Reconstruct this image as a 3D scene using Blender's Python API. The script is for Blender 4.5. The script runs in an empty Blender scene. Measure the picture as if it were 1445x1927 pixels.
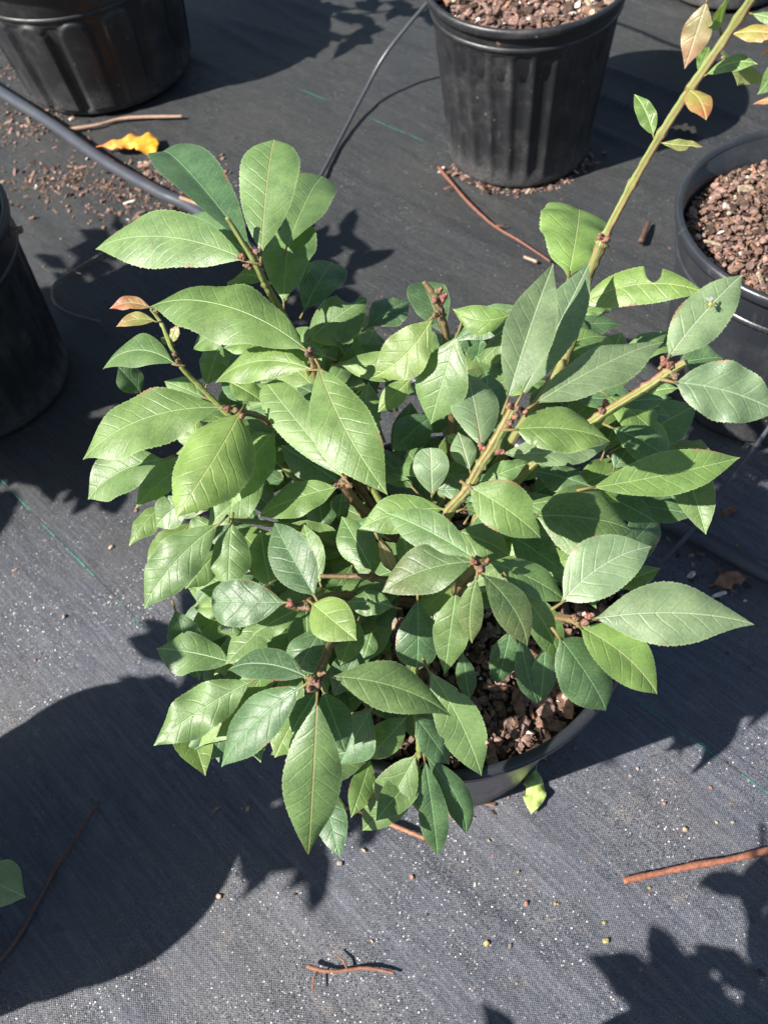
import bpy, bmesh, math, random
from mathutils import Vector, noise, Matrix

# ------------------------------------------------------------------ camera, sky, sun, exposure
SC = bpy.context.scene
COL = SC.collection
PITCH, ROLL, HCAM = math.radians(56.97), math.radians(-9.07), .804
FW = Vector((0, math.cos(PITCH), -math.sin(PITCH)))
UP = Vector((0, math.sin(PITCH), math.cos(PITCH)))
RT = Vector((1, 0, 0))
R2 = RT*math.cos(ROLL) + UP*math.sin(ROLL)
U2 = -RT*math.sin(ROLL) + UP*math.cos(ROLL)
CAM = Vector((0, 0, HCAM))
cd = bpy.data.cameras.new('camera')
cam = bpy.data.objects.new('camera', cd)
COL.objects.link(cam)
m3 = Matrix((R2, U2, -FW)).transposed()
cam.matrix_world = Matrix.Translation(CAM) @ m3.to_4x4()
cd.sensor_fit = 'VERTICAL'
cd.sensor_height = 36
cd.lens = 36*1551.7/1927
cd.clip_start = .01
cd.clip_end = 400
cd.dof.use_dof = True
cd.dof.focus_distance = .50
cd.dof.aperture_fstop = 13
SC.camera = cam

SUN_EL = math.radians(43)
SDX, SDY = .954, .300            # ground direction in which shadows fall
w = bpy.data.worlds.new('World')
SC.world = w
w.use_nodes = True
nt = w.node_tree
sky = nt.nodes.new('ShaderNodeTexSky')
sky.sky_type = 'NISHITA'
sky.sun_disc = False
sky.sun_elevation = SUN_EL
sky.sun_rotation = math.radians(252.5)
bg = nt.nodes['Background']
nt.links.new(sky.outputs[0], bg.inputs[0])
bg.inputs[1].default_value = .055
sl = bpy.data.lights.new('sun', 'SUN')
sl.energy = 4.8
sl.angle = math.radians(.6)
sl.color = (1, .95, .87)
so = bpy.data.objects.new('sun', sl)
COL.objects.link(so)
so.rotation_euler = Vector((SDX*math.cos(SUN_EL), SDY*math.cos(SUN_EL), -math.sin(SUN_EL))).to_track_quat('-Z', 'Y').to_euler()
SC.view_settings.view_transform = 'Standard'
SC.view_settings.look = 'None'
SC.view_settings.exposure = 1.28
SC.view_settings.gamma = 1

rnd = random.Random(11)

# ------------------------------------------------------------------ data tables (world metres)
# leaves of the shrub: base point, tip point, direction across the blade, full width, shape options
LEAVES = [
((-0.0563,0.4124,0.4700),(-0.1636,0.4711,0.4550),(0.4108,0.8409,0.3523),0.0405,{'bend': 0.104, 'arch': 0.06, 'fold': 0.1, 'sh': 'e'}),
((-0.0495,0.4144,0.4720),(-0.0320,0.4901,0.5000),(0.9745,-0.2244,-0.0035),0.0383,{'sh': 'r', 'fold': 0.12, 'vein': 1}),
((-0.0544,0.4281,0.4620),(-0.1311,0.6155,0.4300),(0.9167,0.3390,-0.2116),0.0402,{'bend': -0.048, 'tint': 'dk'}),
((-0.0575,0.4388,0.4520),(-0.1052,0.5174,0.4350),(0.7592,0.5393,0.3643),0.0253,{'tint': 'dk'}),
((-0.0373,0.4598,0.4380),(-0.0059,0.5478,0.4300),(0.9397,-0.3394,-0.0423),0.0362,{'sh': 'b'}),
((-0.0444,0.4274,0.4200),(-0.0307,0.4982,0.4300),(0.9735,-0.2026,0.1056),0.0391,{'sh': 'r'}),
((-0.0528,0.4275,0.4400),(-0.0814,0.4485,0.4250),(0.5594,0.8247,0.0828),0.0227,{'bend': 0.2, 'arch': 0.1}),
((-0.0349,0.4546,0.3850),(-0.0085,0.5103,0.3800),(0.8798,-0.4344,-0.1930),0.0336,{'sh': 'r', 'tint': 'dk'}),
((-0.0411,0.4412,0.4150),(-0.0237,0.4775,0.4100),(0.9032,-0.4287,0.0225),0.0108,{}),
((-0.0341,0.4253,0.3850),(0.0119,0.4429,0.4000),(0.4143,-0.8784,-0.2384),0.0349,{'sh': 'o', 'bite': [(-1, 0.8, 0.11, 0.75)]}),
((-0.0295,0.4504,0.3500),(0.0025,0.4650,0.3550),(0.4266,-0.8980,-0.1078),0.0258,{'sh': 'b'}),
((-0.0282,0.3469,0.4520),(-0.1252,0.4086,0.4550),(0.5374,0.8408,0.0652),0.0433,{'bend': 0.112, 'arch': 0.08, 'fold': 0.08, 'tint': 'y1'}),
((-0.0775,0.4258,0.4050),(-0.1153,0.4297,0.3900),(-0.0297,0.9471,0.3195),0.0240,{'bend': 0.12}),
((-0.0657,0.4126,0.4000),(-0.0911,0.4161,0.4000),(0.1341,0.9713,0.1963),0.0148,{'tint': 'y1', 'bend': 0.08}),
((-0.0280,0.3398,0.4450),(-0.0932,0.3664,0.4200),(0.2563,0.9167,0.3064),0.0244,{'bend': 0.16, 'arch': 0.08, 'tint': 'y1'}),
((-0.1136,0.4206,0.3600),(-0.0994,0.4506,0.3700),(0.9119,-0.3764,-0.1635),0.0228,{'sh': 'r'}),
((-0.1229,0.4047,0.4020),(-0.1777,0.4205,0.3950),(0.2691,0.9616,0.0540),0.0290,{'bend': 0.24, 'arch': 0.12}),
((-0.1370,0.4522,0.4120),(-0.1666,0.4564,0.4150),(0.1555,0.9693,0.1903),0.0112,{'bend': 0.176, 'tint': 'pk'}),
((-0.1350,0.4430,0.4080),(-0.1630,0.4427,0.4100),(0.0064,0.9721,0.2345),0.0113,{'bend': 0.176, 'tint': 'pg'}),
((-0.1267,0.4280,0.4000),(-0.1191,0.4346,0.4100),(0.7432,-0.6565,-0.1292),0.0076,{'tint': 'pg'}),
((-0.1274,0.4321,0.3950),(-0.1352,0.4356,0.4000),(0.5628,0.7546,0.3373),0.0053,{'tint': 'y1'}),
((-0.1722,0.4524,0.3300),(-0.1839,0.4651,0.3500),(0.7232,0.6905,-0.0156),0.0225,{'tint': 'dk'}),
((-0.1154,0.4143,0.3550),(-0.1446,0.4326,0.3600),(0.5413,0.7660,0.3467),0.0194,{}),
((-0.0815,0.3257,0.4400),(-0.1731,0.3180,0.4250),(-0.1048,0.9858,0.1315),0.0409,{'bend': 0.112, 'arch': 0.08, 'tint': 'y1', 'fold': 0.1}),
((-0.0733,0.3212,0.4400),(-0.1144,0.2621,0.4300),(-0.8098,0.5151,0.2810),0.0432,{'bend': -0.064, 'tint': 'y2', 'sh': 'o', 'fold': 0.06}),
((-0.1300,0.3276,0.4000),(-0.1856,0.3181,0.3850),(-0.1973,0.9731,0.1190),0.0359,{'bend': 0.12, 'arch': 0.06}),
((-0.0584,0.3275,0.4100),(-0.0911,0.2874,0.3950),(-0.7708,0.6368,-0.0188),0.0330,{'tint': 'y1', 'bend': 0.048}),
((-0.0720,0.3255,0.3700),(-0.1149,0.2990,0.3600),(-0.5456,0.7252,0.4201),0.0257,{}),
((-0.0234,0.2856,0.4000),(-0.0762,0.2809,0.3900),(-0.1104,0.9869,0.1179),0.0240,{'tint': 'y1', 'bend': 0.04}),
((-0.0242,0.3349,0.4550),(0.0031,0.2510,0.4350),(-0.9436,-0.2562,-0.2100),0.0351,{'bend': 0.064, 'tint': 'y1', 'fold': 0.14, 'red': 1}),
((-0.0187,0.2756,0.4200),(-0.0591,0.3505,0.4300),(0.8459,0.4106,0.3405),0.0251,{'sh': 'b'}),
((-0.0254,0.3168,0.3600),(-0.0621,0.3523,0.3650),(0.6773,0.6506,0.3435),0.0241,{'tint': 'dk'}),
((-0.0432,0.3323,0.3300),(-0.0440,0.3071,0.3200),(-0.9969,0.0528,-0.0575),0.0214,{'tint': 'dk'}),
((-0.0245,0.3095,0.3600),(-0.0300,0.2936,0.3550),(-0.9251,0.2216,0.3083),0.0121,{'tint': 'dk'}),
((-0.0118,0.2380,0.3750),(-0.0263,0.2778,0.3800),(0.9393,0.3334,0.0811),0.0226,{}),
((-0.0950,0.2702,0.4050),(-0.1469,0.2324,0.3850),(-0.6356,0.7023,0.3206),0.0291,{'bend': 0.08}),
((-0.0894,0.2734,0.4000),(-0.0965,0.2344,0.3850),(-0.9825,0.1854,-0.0188),0.0236,{'fold': 0.15}),
((-0.1112,0.2896,0.3450),(-0.1351,0.2673,0.3400),(-0.6636,0.6137,0.4278),0.0191,{}),
((-0.1193,0.3074,0.3800),(-0.1453,0.2982,0.3700),(-0.4304,0.8300,0.3548),0.0215,{'bend': 0.096}),
((-0.0580,0.2033,0.4200),(-0.0995,0.2137,0.4150),(0.1774,0.8994,0.3995),0.0255,{'sh': 'b', 'tint': 'dk'}),
((-0.0426,0.2036,0.4200),(-0.0610,0.2517,0.4250),(0.9183,0.3278,0.2220),0.0240,{'sh': 'o', 'tint': 'dk'}),
((-0.0749,0.2412,0.3700),(-0.0778,0.2806,0.3750),(0.9851,0.0903,-0.1463),0.0217,{'sh': 'o', 'tint': 'y1'}),
((-0.1157,0.3152,0.3400),(-0.1358,0.3133,0.3350),(-0.1403,0.9715,0.1909),0.0173,{}),
((-0.0448,0.2007,0.4200),(-0.0238,0.1716,0.4300),(-0.7448,-0.6212,-0.2436),0.0224,{'tint': 'y2', 'sh': 'o'}),
((-0.0531,0.2093,0.4000),(-0.0820,0.1999,0.3950),(-0.3129,0.9492,0.0346),0.0173,{}),
((-0.0701,0.2166,0.3800),(-0.1019,0.1945,0.3750),(-0.5690,0.8222,-0.0133),0.0231,{}),
((-0.0418,0.2005,0.3920),(-0.0593,0.1771,0.3900),(-0.8017,0.5957,0.0492),0.0236,{'sh': 'r', 'tint': 'dk'}),
((-0.0634,0.2160,0.3600),(-0.0755,0.1922,0.3600),(-0.8743,0.4479,0.1870),0.0227,{}),
((-0.0984,0.1964,0.3700),(-0.1472,0.2186,0.3600),(0.4300,0.8959,-0.1118),0.0256,{'wav': 0.22}),
((-0.0854,0.1826,0.3750),(-0.1473,0.1594,0.3600),(-0.3945,0.8800,0.2646),0.0264,{'wav': 0.25, 'bend': 0.048}),
((-0.0493,0.1575,0.4250),(-0.0922,0.1743,0.4150),(0.3890,0.9112,-0.1358),0.0194,{'bend': 0.112, 'tint': 'dk'}),
((-0.0513,0.1568,0.4200),(-0.1031,0.1319,0.3900),(-0.4703,0.8787,0.0819),0.0249,{'bend': 0.08, 'tint': 'dk'}),
((-0.0464,0.1499,0.4200),(-0.0667,0.0893,0.3550),(-0.9742,0.1234,0.1890),0.0291,{'sh': 'a', 'fold': 0.14, 'red': 1, 'vein': 1}),
((-0.0397,0.1588,0.4200),(0.0179,0.1378,0.3950),(-0.3925,-0.9086,-0.1430),0.0250,{'bend': -0.104, 'arch': 0.05, 'sh': 'a'}),
((-0.0608,0.1676,0.3650),(-0.0801,0.1421,0.3600),(-0.8006,0.5974,0.0463),0.0206,{'tint': 'y1'}),
((-0.0517,0.1678,0.3800),(-0.0676,0.1493,0.3750),(-0.7685,0.6267,0.1288),0.0143,{'tint': 'dk'}),
((-0.0492,0.1724,0.3700),(-0.0413,0.1388,0.3600),(-0.9611,-0.2562,0.1034),0.0195,{'tint': 'dk'}),
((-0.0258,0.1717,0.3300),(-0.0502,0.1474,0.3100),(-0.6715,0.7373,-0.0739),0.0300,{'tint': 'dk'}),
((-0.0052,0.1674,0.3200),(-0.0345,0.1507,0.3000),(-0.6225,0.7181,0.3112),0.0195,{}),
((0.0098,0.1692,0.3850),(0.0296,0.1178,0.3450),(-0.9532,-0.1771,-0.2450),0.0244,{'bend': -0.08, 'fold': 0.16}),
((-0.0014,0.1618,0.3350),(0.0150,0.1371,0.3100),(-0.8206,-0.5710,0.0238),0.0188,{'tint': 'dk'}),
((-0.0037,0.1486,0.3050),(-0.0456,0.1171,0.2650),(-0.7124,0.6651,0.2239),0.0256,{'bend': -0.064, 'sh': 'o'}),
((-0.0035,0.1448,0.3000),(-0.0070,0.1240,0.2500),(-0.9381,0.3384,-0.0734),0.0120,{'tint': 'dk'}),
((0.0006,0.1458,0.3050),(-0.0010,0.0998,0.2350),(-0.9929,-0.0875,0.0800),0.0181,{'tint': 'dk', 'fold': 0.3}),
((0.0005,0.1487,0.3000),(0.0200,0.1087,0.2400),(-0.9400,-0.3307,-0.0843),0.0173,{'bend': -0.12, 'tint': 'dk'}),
((0.0330,0.2402,0.4280),(-0.0149,0.2385,0.4250),(-0.0519,0.9609,0.2720),0.0215,{'bend': 0.096, 'arch': 0.05, 'tint': 'y1'}),
((0.0406,0.1947,0.4500),(0.0000,0.2303,0.4500),(0.6256,0.7114,0.3202),0.0203,{'bend': 0.04}),
((0.0396,0.1932,0.4500),(-0.0075,0.1906,0.4400),(-0.0523,0.9986,-0.0125),0.0250,{'bend': 0.08, 'arch': 0.06, 'tint': 'red', 'sh': 'o'}),
((0.0422,0.2062,0.4200),(0.0165,0.2052,0.4100),(-0.0618,0.9966,0.0548),0.0108,{}),
((0.0389,0.2358,0.4100),(0.0649,0.2187,0.4050),(-0.5478,-0.8365,0.0121),0.0232,{'sh': 'o'}),
((0.0437,0.2293,0.4620),(0.0741,0.2005,0.4500),(-0.7134,-0.6124,-0.3406),0.0254,{'tint': 'y1', 'sh': 'o', 'bend': -0.048, 'bite': [(-1, 0.8, 0.1, 0.25)]}),
((0.0795,0.2319,0.4200),(0.1330,0.2195,0.4100),(-0.2449,-0.9629,-0.1136),0.0475,{'bend': -0.048}),
((0.0670,0.2353,0.4000),(0.0936,0.2116,0.3900),(-0.6654,-0.7465,0.0010),0.0240,{'tint': 'dk'}),
((0.0473,0.2011,0.4350),(0.0860,0.1807,0.4150),(-0.4685,-0.8834,-0.0045),0.0189,{'bend': -0.04}),
((0.0816,0.1782,0.4200),(0.1325,0.1974,0.4300),(0.3817,-0.9003,-0.2094),0.0298,{'bend': -0.128, 'tint': 's', 'sh': 'o'}),
((0.0931,0.1659,0.4220),(0.1690,0.1489,0.4250),(-0.2022,-0.9460,-0.2532),0.0320,{'bend': -0.072, 'tint': 's', 'sh': 'a'}),
((0.0865,0.1645,0.4200),(0.1214,0.1319,0.3950),(-0.7332,-0.6598,-0.1646),0.0255,{'bend': -0.096, 'tint': 'y2', 'sh': 'o'}),
((0.0772,0.1639,0.4120),(0.0990,0.1336,0.3750),(-0.8379,-0.5438,-0.0481),0.0301,{'sh': 'o', 'tint': 'dk'}),
((0.1060,0.1640,0.3800),(0.1195,0.1546,0.3750),(-0.6223,-0.6975,-0.3554),0.0090,{}),
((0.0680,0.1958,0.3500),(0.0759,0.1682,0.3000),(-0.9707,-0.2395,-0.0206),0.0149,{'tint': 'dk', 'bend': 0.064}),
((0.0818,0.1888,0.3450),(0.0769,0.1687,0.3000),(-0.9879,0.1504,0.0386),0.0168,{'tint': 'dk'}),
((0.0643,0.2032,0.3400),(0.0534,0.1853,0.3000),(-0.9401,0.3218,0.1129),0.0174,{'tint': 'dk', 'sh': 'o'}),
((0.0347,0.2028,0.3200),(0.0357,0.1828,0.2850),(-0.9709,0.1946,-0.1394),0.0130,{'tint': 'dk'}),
((0.0417,0.1894,0.4450),(0.0608,0.1598,0.4150),(-0.8237,-0.5659,0.0351),0.0192,{'bend': -0.112, 'tint': 'red', 'fold': 0.2}),
((0.0565,0.1904,0.4300),(0.0797,0.1589,0.3850),(-0.9177,-0.2971,-0.2637),0.0168,{'bend': -0.112, 'fold': 0.18, 'arch': 0.05}),
((0.0400,0.1881,0.4450),(0.0336,0.1679,0.4100),(-0.9401,0.3399,-0.0256),0.0128,{'tint': 'red', 'bend': 0.08}),
((0.0304,0.1937,0.4250),(0.0183,0.1658,0.3800),(-0.9513,0.3004,0.0690),0.0188,{'sh': 'a'}),
((0.0110,0.2090,0.3900),(0.0045,0.1781,0.3650),(-0.9811,0.0571,0.1850),0.0237,{'sh': 'r', 'tint': 'dk'}),
((-0.0022,0.2053,0.3900),(-0.0298,0.2157,0.3850),(0.3339,0.9368,0.1049),0.0153,{'bend': 0.08}),
((-0.0248,0.2110,0.3700),(-0.0389,0.1893,0.3600),(-0.8575,0.4150,0.3042),0.0163,{'sh': 'o', 'tint': 'y1'}),
((-0.0187,0.2138,0.3450),(-0.0262,0.2000,0.3400),(-0.8881,0.4439,0.1192),0.0126,{}),
((0.0278,0.2556,0.4200),(0.0312,0.2774,0.4350),(0.9921,-0.0928,-0.0849),0.0197,{'sh': 'b', 'tint': 's'}),
((-0.0012,0.2572,0.3800),(-0.0192,0.2724,0.3800),(0.6395,0.7639,0.0862),0.0154,{'tint': 'dk'}),
((-0.0058,0.2459,0.4000),(0.0008,0.2371,0.3700),(-0.9590,-0.2482,-0.1368),0.0079,{'tint': 'br', 'wav': 0.2}),
((0.0104,0.2373,0.3700),(0.0088,0.2618,0.3750),(0.9788,0.1003,-0.1787),0.0128,{'tint': 'y1'}),
((0.0585,0.2727,0.4000),(0.0867,0.2771,0.4050),(0.2093,-0.8960,-0.3918),0.0136,{}),
((0.0648,0.2554,0.4500),(0.1274,0.2584,0.4400),(0.0207,-0.9861,-0.1651),0.0198,{'bend': 0.112, 'tint': 's'}),
((0.0671,0.2387,0.4900),(0.1116,0.2273,0.4850),(-0.2528,-0.9668,-0.0383),0.0271,{'bend': -0.08, 'tint': 'y1', 'sh': 'o'}),
((0.0673,0.2556,0.4900),(0.1034,0.3162,0.5200),(0.8826,-0.4141,-0.2226),0.0246,{'tint': 's', 'sh': 'a', 'bend': -0.024}),
((0.0785,0.2729,0.4700),(0.1285,0.3333,0.5000),(0.8024,-0.5112,-0.3078),0.0221,{'tint': 's', 'fold': 0.3}),
((0.0814,0.2593,0.4800),(0.1582,0.2892,0.4800),(0.3621,-0.9321,0.0124),0.0272,{'tint': 's', 'bend': -0.016}),
((0.1327,0.2955,0.4550),(0.1473,0.3178,0.4600),(0.8378,-0.5451,-0.0325),0.0185,{'sh': 'o'}),
((0.1256,0.3335,0.4700),(0.1873,0.3125,0.4850),(-0.2157,-0.9008,-0.3768),0.0222,{'tint': 'y2', 'bend': -0.16, 'arch': 0.06, 'bite': [(-1, 0.6, 0.07, 0.95)], 'sh': 'o'}),
((0.1223,0.3462,0.4800),(0.1473,0.4143,0.4700),(0.9242,-0.3586,-0.1314),0.0428,{'tint': 'y2', 'sh': 't'}),
((0.1339,0.3555,0.4400),(0.1549,0.3619,0.4400),(0.2822,-0.9332,-0.2225),0.0170,{'sh': 'b'}),
((0.1104,0.3411,0.4200),(0.1591,0.3565,0.4150),(0.2914,-0.9513,-0.1010),0.0269,{'bend': -0.096}),
((0.1745,0.3562,0.4000),(0.2003,0.3650,0.4000),(0.3133,-0.9158,-0.2513),0.0120,{}),
((0.1455,0.2584,0.5000),(0.1908,0.2919,0.5150),(0.6203,-0.7678,-0.1602),0.0228,{'tint': 's', 'sh': 'o', 'bend': -0.032}),
((0.1436,0.2441,0.5000),(0.1891,0.2244,0.4900),(-0.4347,-0.7493,-0.4995),0.0279,{'tint': 's', 'sh': 'o', 'bend': -0.08}),
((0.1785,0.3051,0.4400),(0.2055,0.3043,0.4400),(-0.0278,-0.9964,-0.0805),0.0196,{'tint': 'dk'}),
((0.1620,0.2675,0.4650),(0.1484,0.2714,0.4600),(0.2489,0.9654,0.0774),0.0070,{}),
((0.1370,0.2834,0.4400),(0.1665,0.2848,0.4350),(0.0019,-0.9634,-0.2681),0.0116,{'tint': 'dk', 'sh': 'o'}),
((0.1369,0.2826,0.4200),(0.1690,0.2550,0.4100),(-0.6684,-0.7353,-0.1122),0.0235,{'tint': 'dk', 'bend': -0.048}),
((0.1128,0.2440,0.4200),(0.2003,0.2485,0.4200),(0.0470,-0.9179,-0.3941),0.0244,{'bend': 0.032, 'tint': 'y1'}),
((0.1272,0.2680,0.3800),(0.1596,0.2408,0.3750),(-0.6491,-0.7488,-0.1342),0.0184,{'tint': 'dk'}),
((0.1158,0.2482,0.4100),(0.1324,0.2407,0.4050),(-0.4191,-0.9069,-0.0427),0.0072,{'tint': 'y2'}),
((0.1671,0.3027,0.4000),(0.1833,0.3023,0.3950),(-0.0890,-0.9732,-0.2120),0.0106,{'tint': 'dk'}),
((0.0417,0.3213,0.4900),(0.0059,0.3088,0.4650),(-0.5262,0.7630,0.3753),0.0256,{'bend': -0.176, 'arch': 0.1, 'tint': 'y2'}),
((0.0535,0.3115,0.4850),(0.0328,0.2855,0.4450),(-0.7790,0.6269,-0.0045),0.0294,{'bend': -0.032, 'fold': 0.18}),
((0.0439,0.3557,0.4500),(0.0213,0.3425,0.4400),(-0.5614,0.7988,0.2165),0.0179,{}),
((-0.0134,0.3642,0.4200),(0.0312,0.3492,0.4200),(-0.2847,-0.8439,-0.4548),0.0190,{'tint': 'y1', 'bend': -0.048}),
((0.0306,0.3447,0.4200),(0.0059,0.3297,0.4100),(-0.5879,0.7122,0.3836),0.0140,{'tint': 'y1'}),
((0.0549,0.2518,0.4600),(0.0580,0.3120,0.4550),(0.9969,-0.0561,-0.0553),0.0252,{'tint': 's', 'red': 1}),
((0.0709,0.2900,0.4200),(0.0752,0.3404,0.4200),(0.9961,-0.0860,0.0198),0.0201,{'tint': 'dk'}),
((0.0974,0.3658,0.4400),(0.0617,0.3774,0.4400),(0.2583,0.7955,0.5482),0.0181,{'bend': -0.304, 'arch': 0.12, 'tint': 'y1'}),
((0.0971,0.4502,0.3000),(0.1089,0.4834,0.3000),(0.9338,-0.3330,0.1306),0.0225,{'tint': 'y2'}),
((0.0089,0.4344,0.3800),(0.0426,0.4545,0.3800),(0.5125,-0.8571,-0.0512),0.0291,{'tint': 'dk'}),
((0.0580,0.3961,0.4000),(0.0512,0.4401,0.4100),(0.9878,0.1388,0.0701),0.0279,{'tint': 'dk', 'sh': 'r'}),
((0.0660,0.3994,0.3800),(0.0885,0.4180,0.3800),(0.6211,-0.7532,-0.2165),0.0177,{'tint': 'dk'}),
((0.0442,0.3617,0.3600),(0.0125,0.3367,0.3600),(-0.5888,0.7445,0.3146),0.0245,{'tint': 'dk'}),
((0.0518,0.2682,0.4200),(0.0496,0.2929,0.4250),(0.9952,0.0772,0.0593),0.0145,{'tint': 's'}),
((0.0457,0.3107,0.4000),(0.0514,0.3048,0.4000),(-0.6849,-0.6555,-0.3182),0.0070,{'tint': 'y1'}),
((0.1302,0.2764,0.3700),(0.0983,0.2954,0.3700),(0.5000,0.8407,0.2079),0.0193,{'tint': 'dk'}),
((0.1179,0.2416,0.3600),(0.1389,0.2401,0.3600),(-0.0687,-0.9240,-0.3762),0.0106,{'tint': 'dk'}),
((-0.0185,0.3671,0.4250),(-0.0512,0.3891,0.4200),(0.5239,0.8270,0.2038),0.0132,{'tint': 'y1'}),
((-0.0927,0.4029,0.3800),(-0.0707,0.3839,0.3750),(-0.6453,-0.7625,0.0462),0.0190,{'tint': 'y1'}),
((-0.0891,0.2175,0.3850),(-0.1032,0.2123,0.3800),(-0.4382,0.7980,0.4138),0.0135,{}),
((0.1747,0.3634,0.6100),(0.1674,0.3550,0.5850),(-0.8672,0.4905,0.0864),0.0125,{'tint': 'pt', 'fold': 0.12, 'sh': 'a'}),
((0.1849,0.3649,0.5950),(0.1802,0.3563,0.6150),(0.7049,0.5762,0.4137),0.0172,{'tint': 'y1', 'fold': 0.35}),
((0.1880,0.3602,0.5950),(0.2054,0.3418,0.6000),(-0.5587,-0.6621,-0.4995),0.0091,{'tint': 'yr', 'bend': -0.08}),
((0.1977,0.3651,0.6000),(0.2093,0.3513,0.6000),(-0.6174,-0.5161,-0.5936),0.0051,{}),
((0.1879,0.3832,0.5650),(0.1885,0.3788,0.5800),(0.5624,-0.7883,-0.2496),0.0093,{'tint': 'y1'}),
((0.1863,0.3716,0.5700),(0.2044,0.3590,0.5800),(-0.4227,-0.8509,-0.3119),0.0097,{'tint': 'y1', 'bend': -0.08, 'arch': 0.1}),
((0.1963,0.3746,0.5750),(0.2161,0.3918,0.5500),(0.5438,-0.8271,-0.1422),0.0308,{'tint': 'ol', 'sh': 'o'}),
((0.1635,0.3389,0.5850),(0.1636,0.3155,0.5850),(-0.9633,-0.0061,-0.2685),0.0101,{'tint': 'yr', 'sh': 'o', 'bend': -0.096}),
((0.1657,0.3696,0.5430),(0.1596,0.3894,0.5550),(0.9345,0.0765,0.3476),0.0093,{'tint': 'y1', 'sh': 'o', 'fold': 0.22, 'bend': 0.064}),
((0.1690,0.3676,0.5400),(0.1887,0.3597,0.5400),(-0.3566,-0.8930,-0.2745),0.0070,{'tint': 'ol', 'bend': 0.112, 'bite': [(1, 0.75, 0.12, 0.95)]}),
((0.1876,0.2978,0.6000),(0.1816,0.3143,0.5900),(0.7081,0.5370,0.4584),0.0033,{'tint': 'pk'}),
((0.2042,0.3386,0.6000),(0.1981,0.3485,0.5900),(0.4367,0.7586,0.4835),0.0037,{'tint': 'pk'}),
((0.1960,0.3274,0.6000),(0.1955,0.3351,0.5800),(-0.2039,0.9120,0.3558),0.0091,{}),
]
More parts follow.
